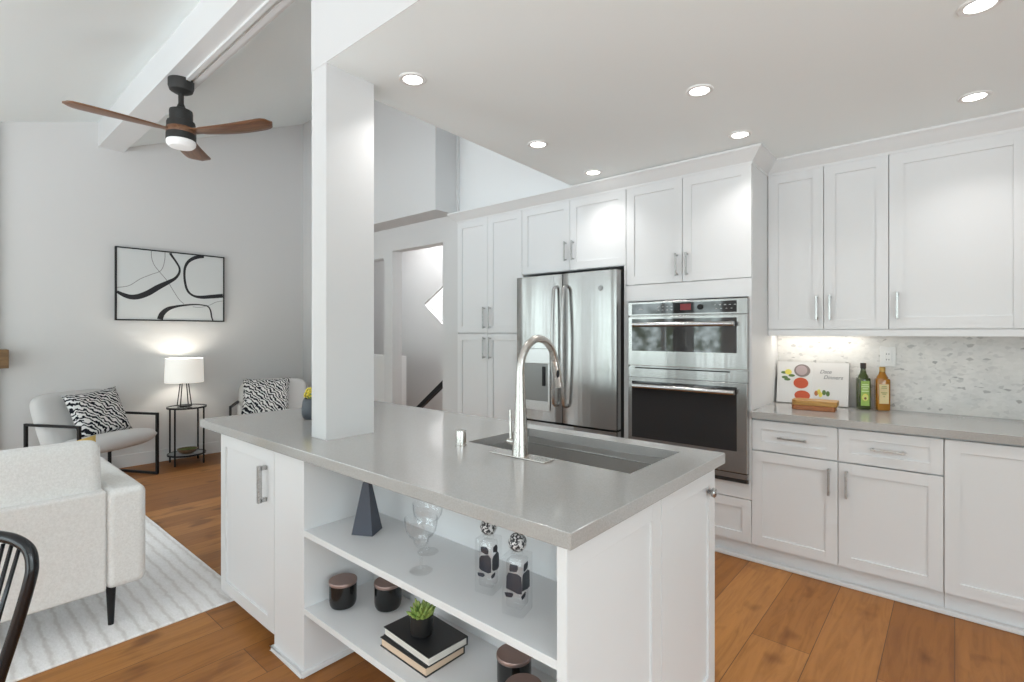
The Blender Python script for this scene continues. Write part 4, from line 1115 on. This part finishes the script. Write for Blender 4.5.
# table lamp
g = thing('table_lamp', 'lit table lamp with white drum shade and black wire base', 'lamp', (TX-.01, TY-.02, .602))
mb = MB()
def sqloop(mb, h, z, r): 
    P = [(h, h, z), (-h, h, z), (-h, -h, z), (h, -h, z)]
    for i in range(4): mb.tube([P[i], P[(i+1) % 4]], r, seg=8)
sqloop(mb, .052, .007, .007); sqloop(mb, .028, .262, .005)
mb.box(-.045, .045, -.045, .045, 0, .012)
for sx_, sy_ in ((1, 1), (-1, 1), (-1, -1), (1, -1)): mb.tube([(sx_*.052, sy_*.052, .007), (sx_*.028, sy_*.028, .262)], .0055, seg=8)
o = obj('wire_base', mb, blackm, g, local=True)
obj('lamp_socket', MB().lathe([(0, .255), (.018, .255), (.018, .33), (0, .33)], 16).tube([(-.028, 0, .262), (.028, 0, .262)], .004, seg=6), blackm, g, local=True)
obj('lamp_shade', MB().lathe([(.178, .255), (.173, .51), (.170, .51), (.175, .255)], 48, close=True), shade, g, smooth='auto', local=True)
obj('bulb', MB().ball((0, 0, .365), .03), emit('bulb_glow', (1, .92, .8), 4), g, smooth=True, local=True)
l = bpy.data.lights.new('lamp_bulb', 'POINT'); l.energy = 6; l.color = (1, .93, .82); l.shadow_soft_size = .05
lo = bpy.data.objects.new('lamp_bulb', l); COL.objects.link(lo); lo.location = (TX-.01, TY-.02, .602+.42)
# mantel shelf end at the left edge
mb = MB().box(-6.449, -6.27, -1.0, .51, 1.07, 1.235)
tag(obj('mantel_shelf', mb, mantelw, bevel=.004), 'rough brown wooden mantel shelf end at the left edge', 'shelf')

# black spindle back chair at the lower left
cx, cy = -1.722, .124
fwd = Vector((-.6541, .7563, 0)); rt = Vector((.7563, .6541, 0))
yaw = math.atan2(.6541, .7563)
g = thing('dining_chair', 'black spindle back chair cut off at the lower left corner', 'chair', (-1.860, .003, 0), yaw+math.pi)
# local axes: x = right in the picture, y = away from the camera
def bow(q):   # q from -1 (left foot) over the top to 1 (right foot)
    pass
back = []
W2, zt, zs = .235, .865, .46
P = [(.155, .0, zs), (.185, .0, .56), (.215, -.012, .68), (.238, -.02, .78), (.240, -.024, .82), (.228, -.028, .852), (.200, -.03, .872), (.16, -.032, .882), (.08, -.035, .888), (0, -.036, .890)]
full = [(x, y, z) for x, y, z in P] + [(-x, y, z) for x, y, z in P[-2::-1]]
fullc = [(a, b2, c2) for a, b2, c2 in catmull(full, 5)]
obj('back_frame', MB().tube(fullc, .0130, seg=16), lacq, g, smooth=True, local=True)
for k in range(21):
    q = -1+2*k/20
    xt = q*.205; xb = q*.128
    obj('spindle', MB().tube([(xb, .012, zs-.01), ((xb+xt)/2, -.004, .66), (xt, -.030, .880-.006*abs(q)*3)], [.0045, .0055, .0042], seg=10), lacq, g, smooth=True, local=True)
obj('seat', MB().lathe([(0, .435), (.19, .43), (.225, .44), (.23, .455), (.215, .468), (.15, .462), (0, .458)], 40, loc=(0, .19, 0)), lacq, g, smooth='auto', local=True)
for sx_, sy_ in ((-1, 0), (1, 0), (-1, 1), (1, 1)):
    top = Vector((sx_*.14, .08+.24*sy_, .44)); bot = Vector((sx_*.20, -.02+.44*sy_, 0))
    obj('leg', MB().tube([top, top.lerp(bot, .5), bot], [.015, .019, .011], seg=14), lacq, g, smooth=True, local=True)
mb = MB()
for sx_ in (-1, 1): mb.tube([(sx_*.172, .03, .2), (sx_*.172, .37, .2)], .009, seg=10)
mb.tube([(-.172, .2, .2), (.172, .2, .2)], .009, seg=10)
obj('stretcher', mb, lacq, g, smooth=True, local=True)
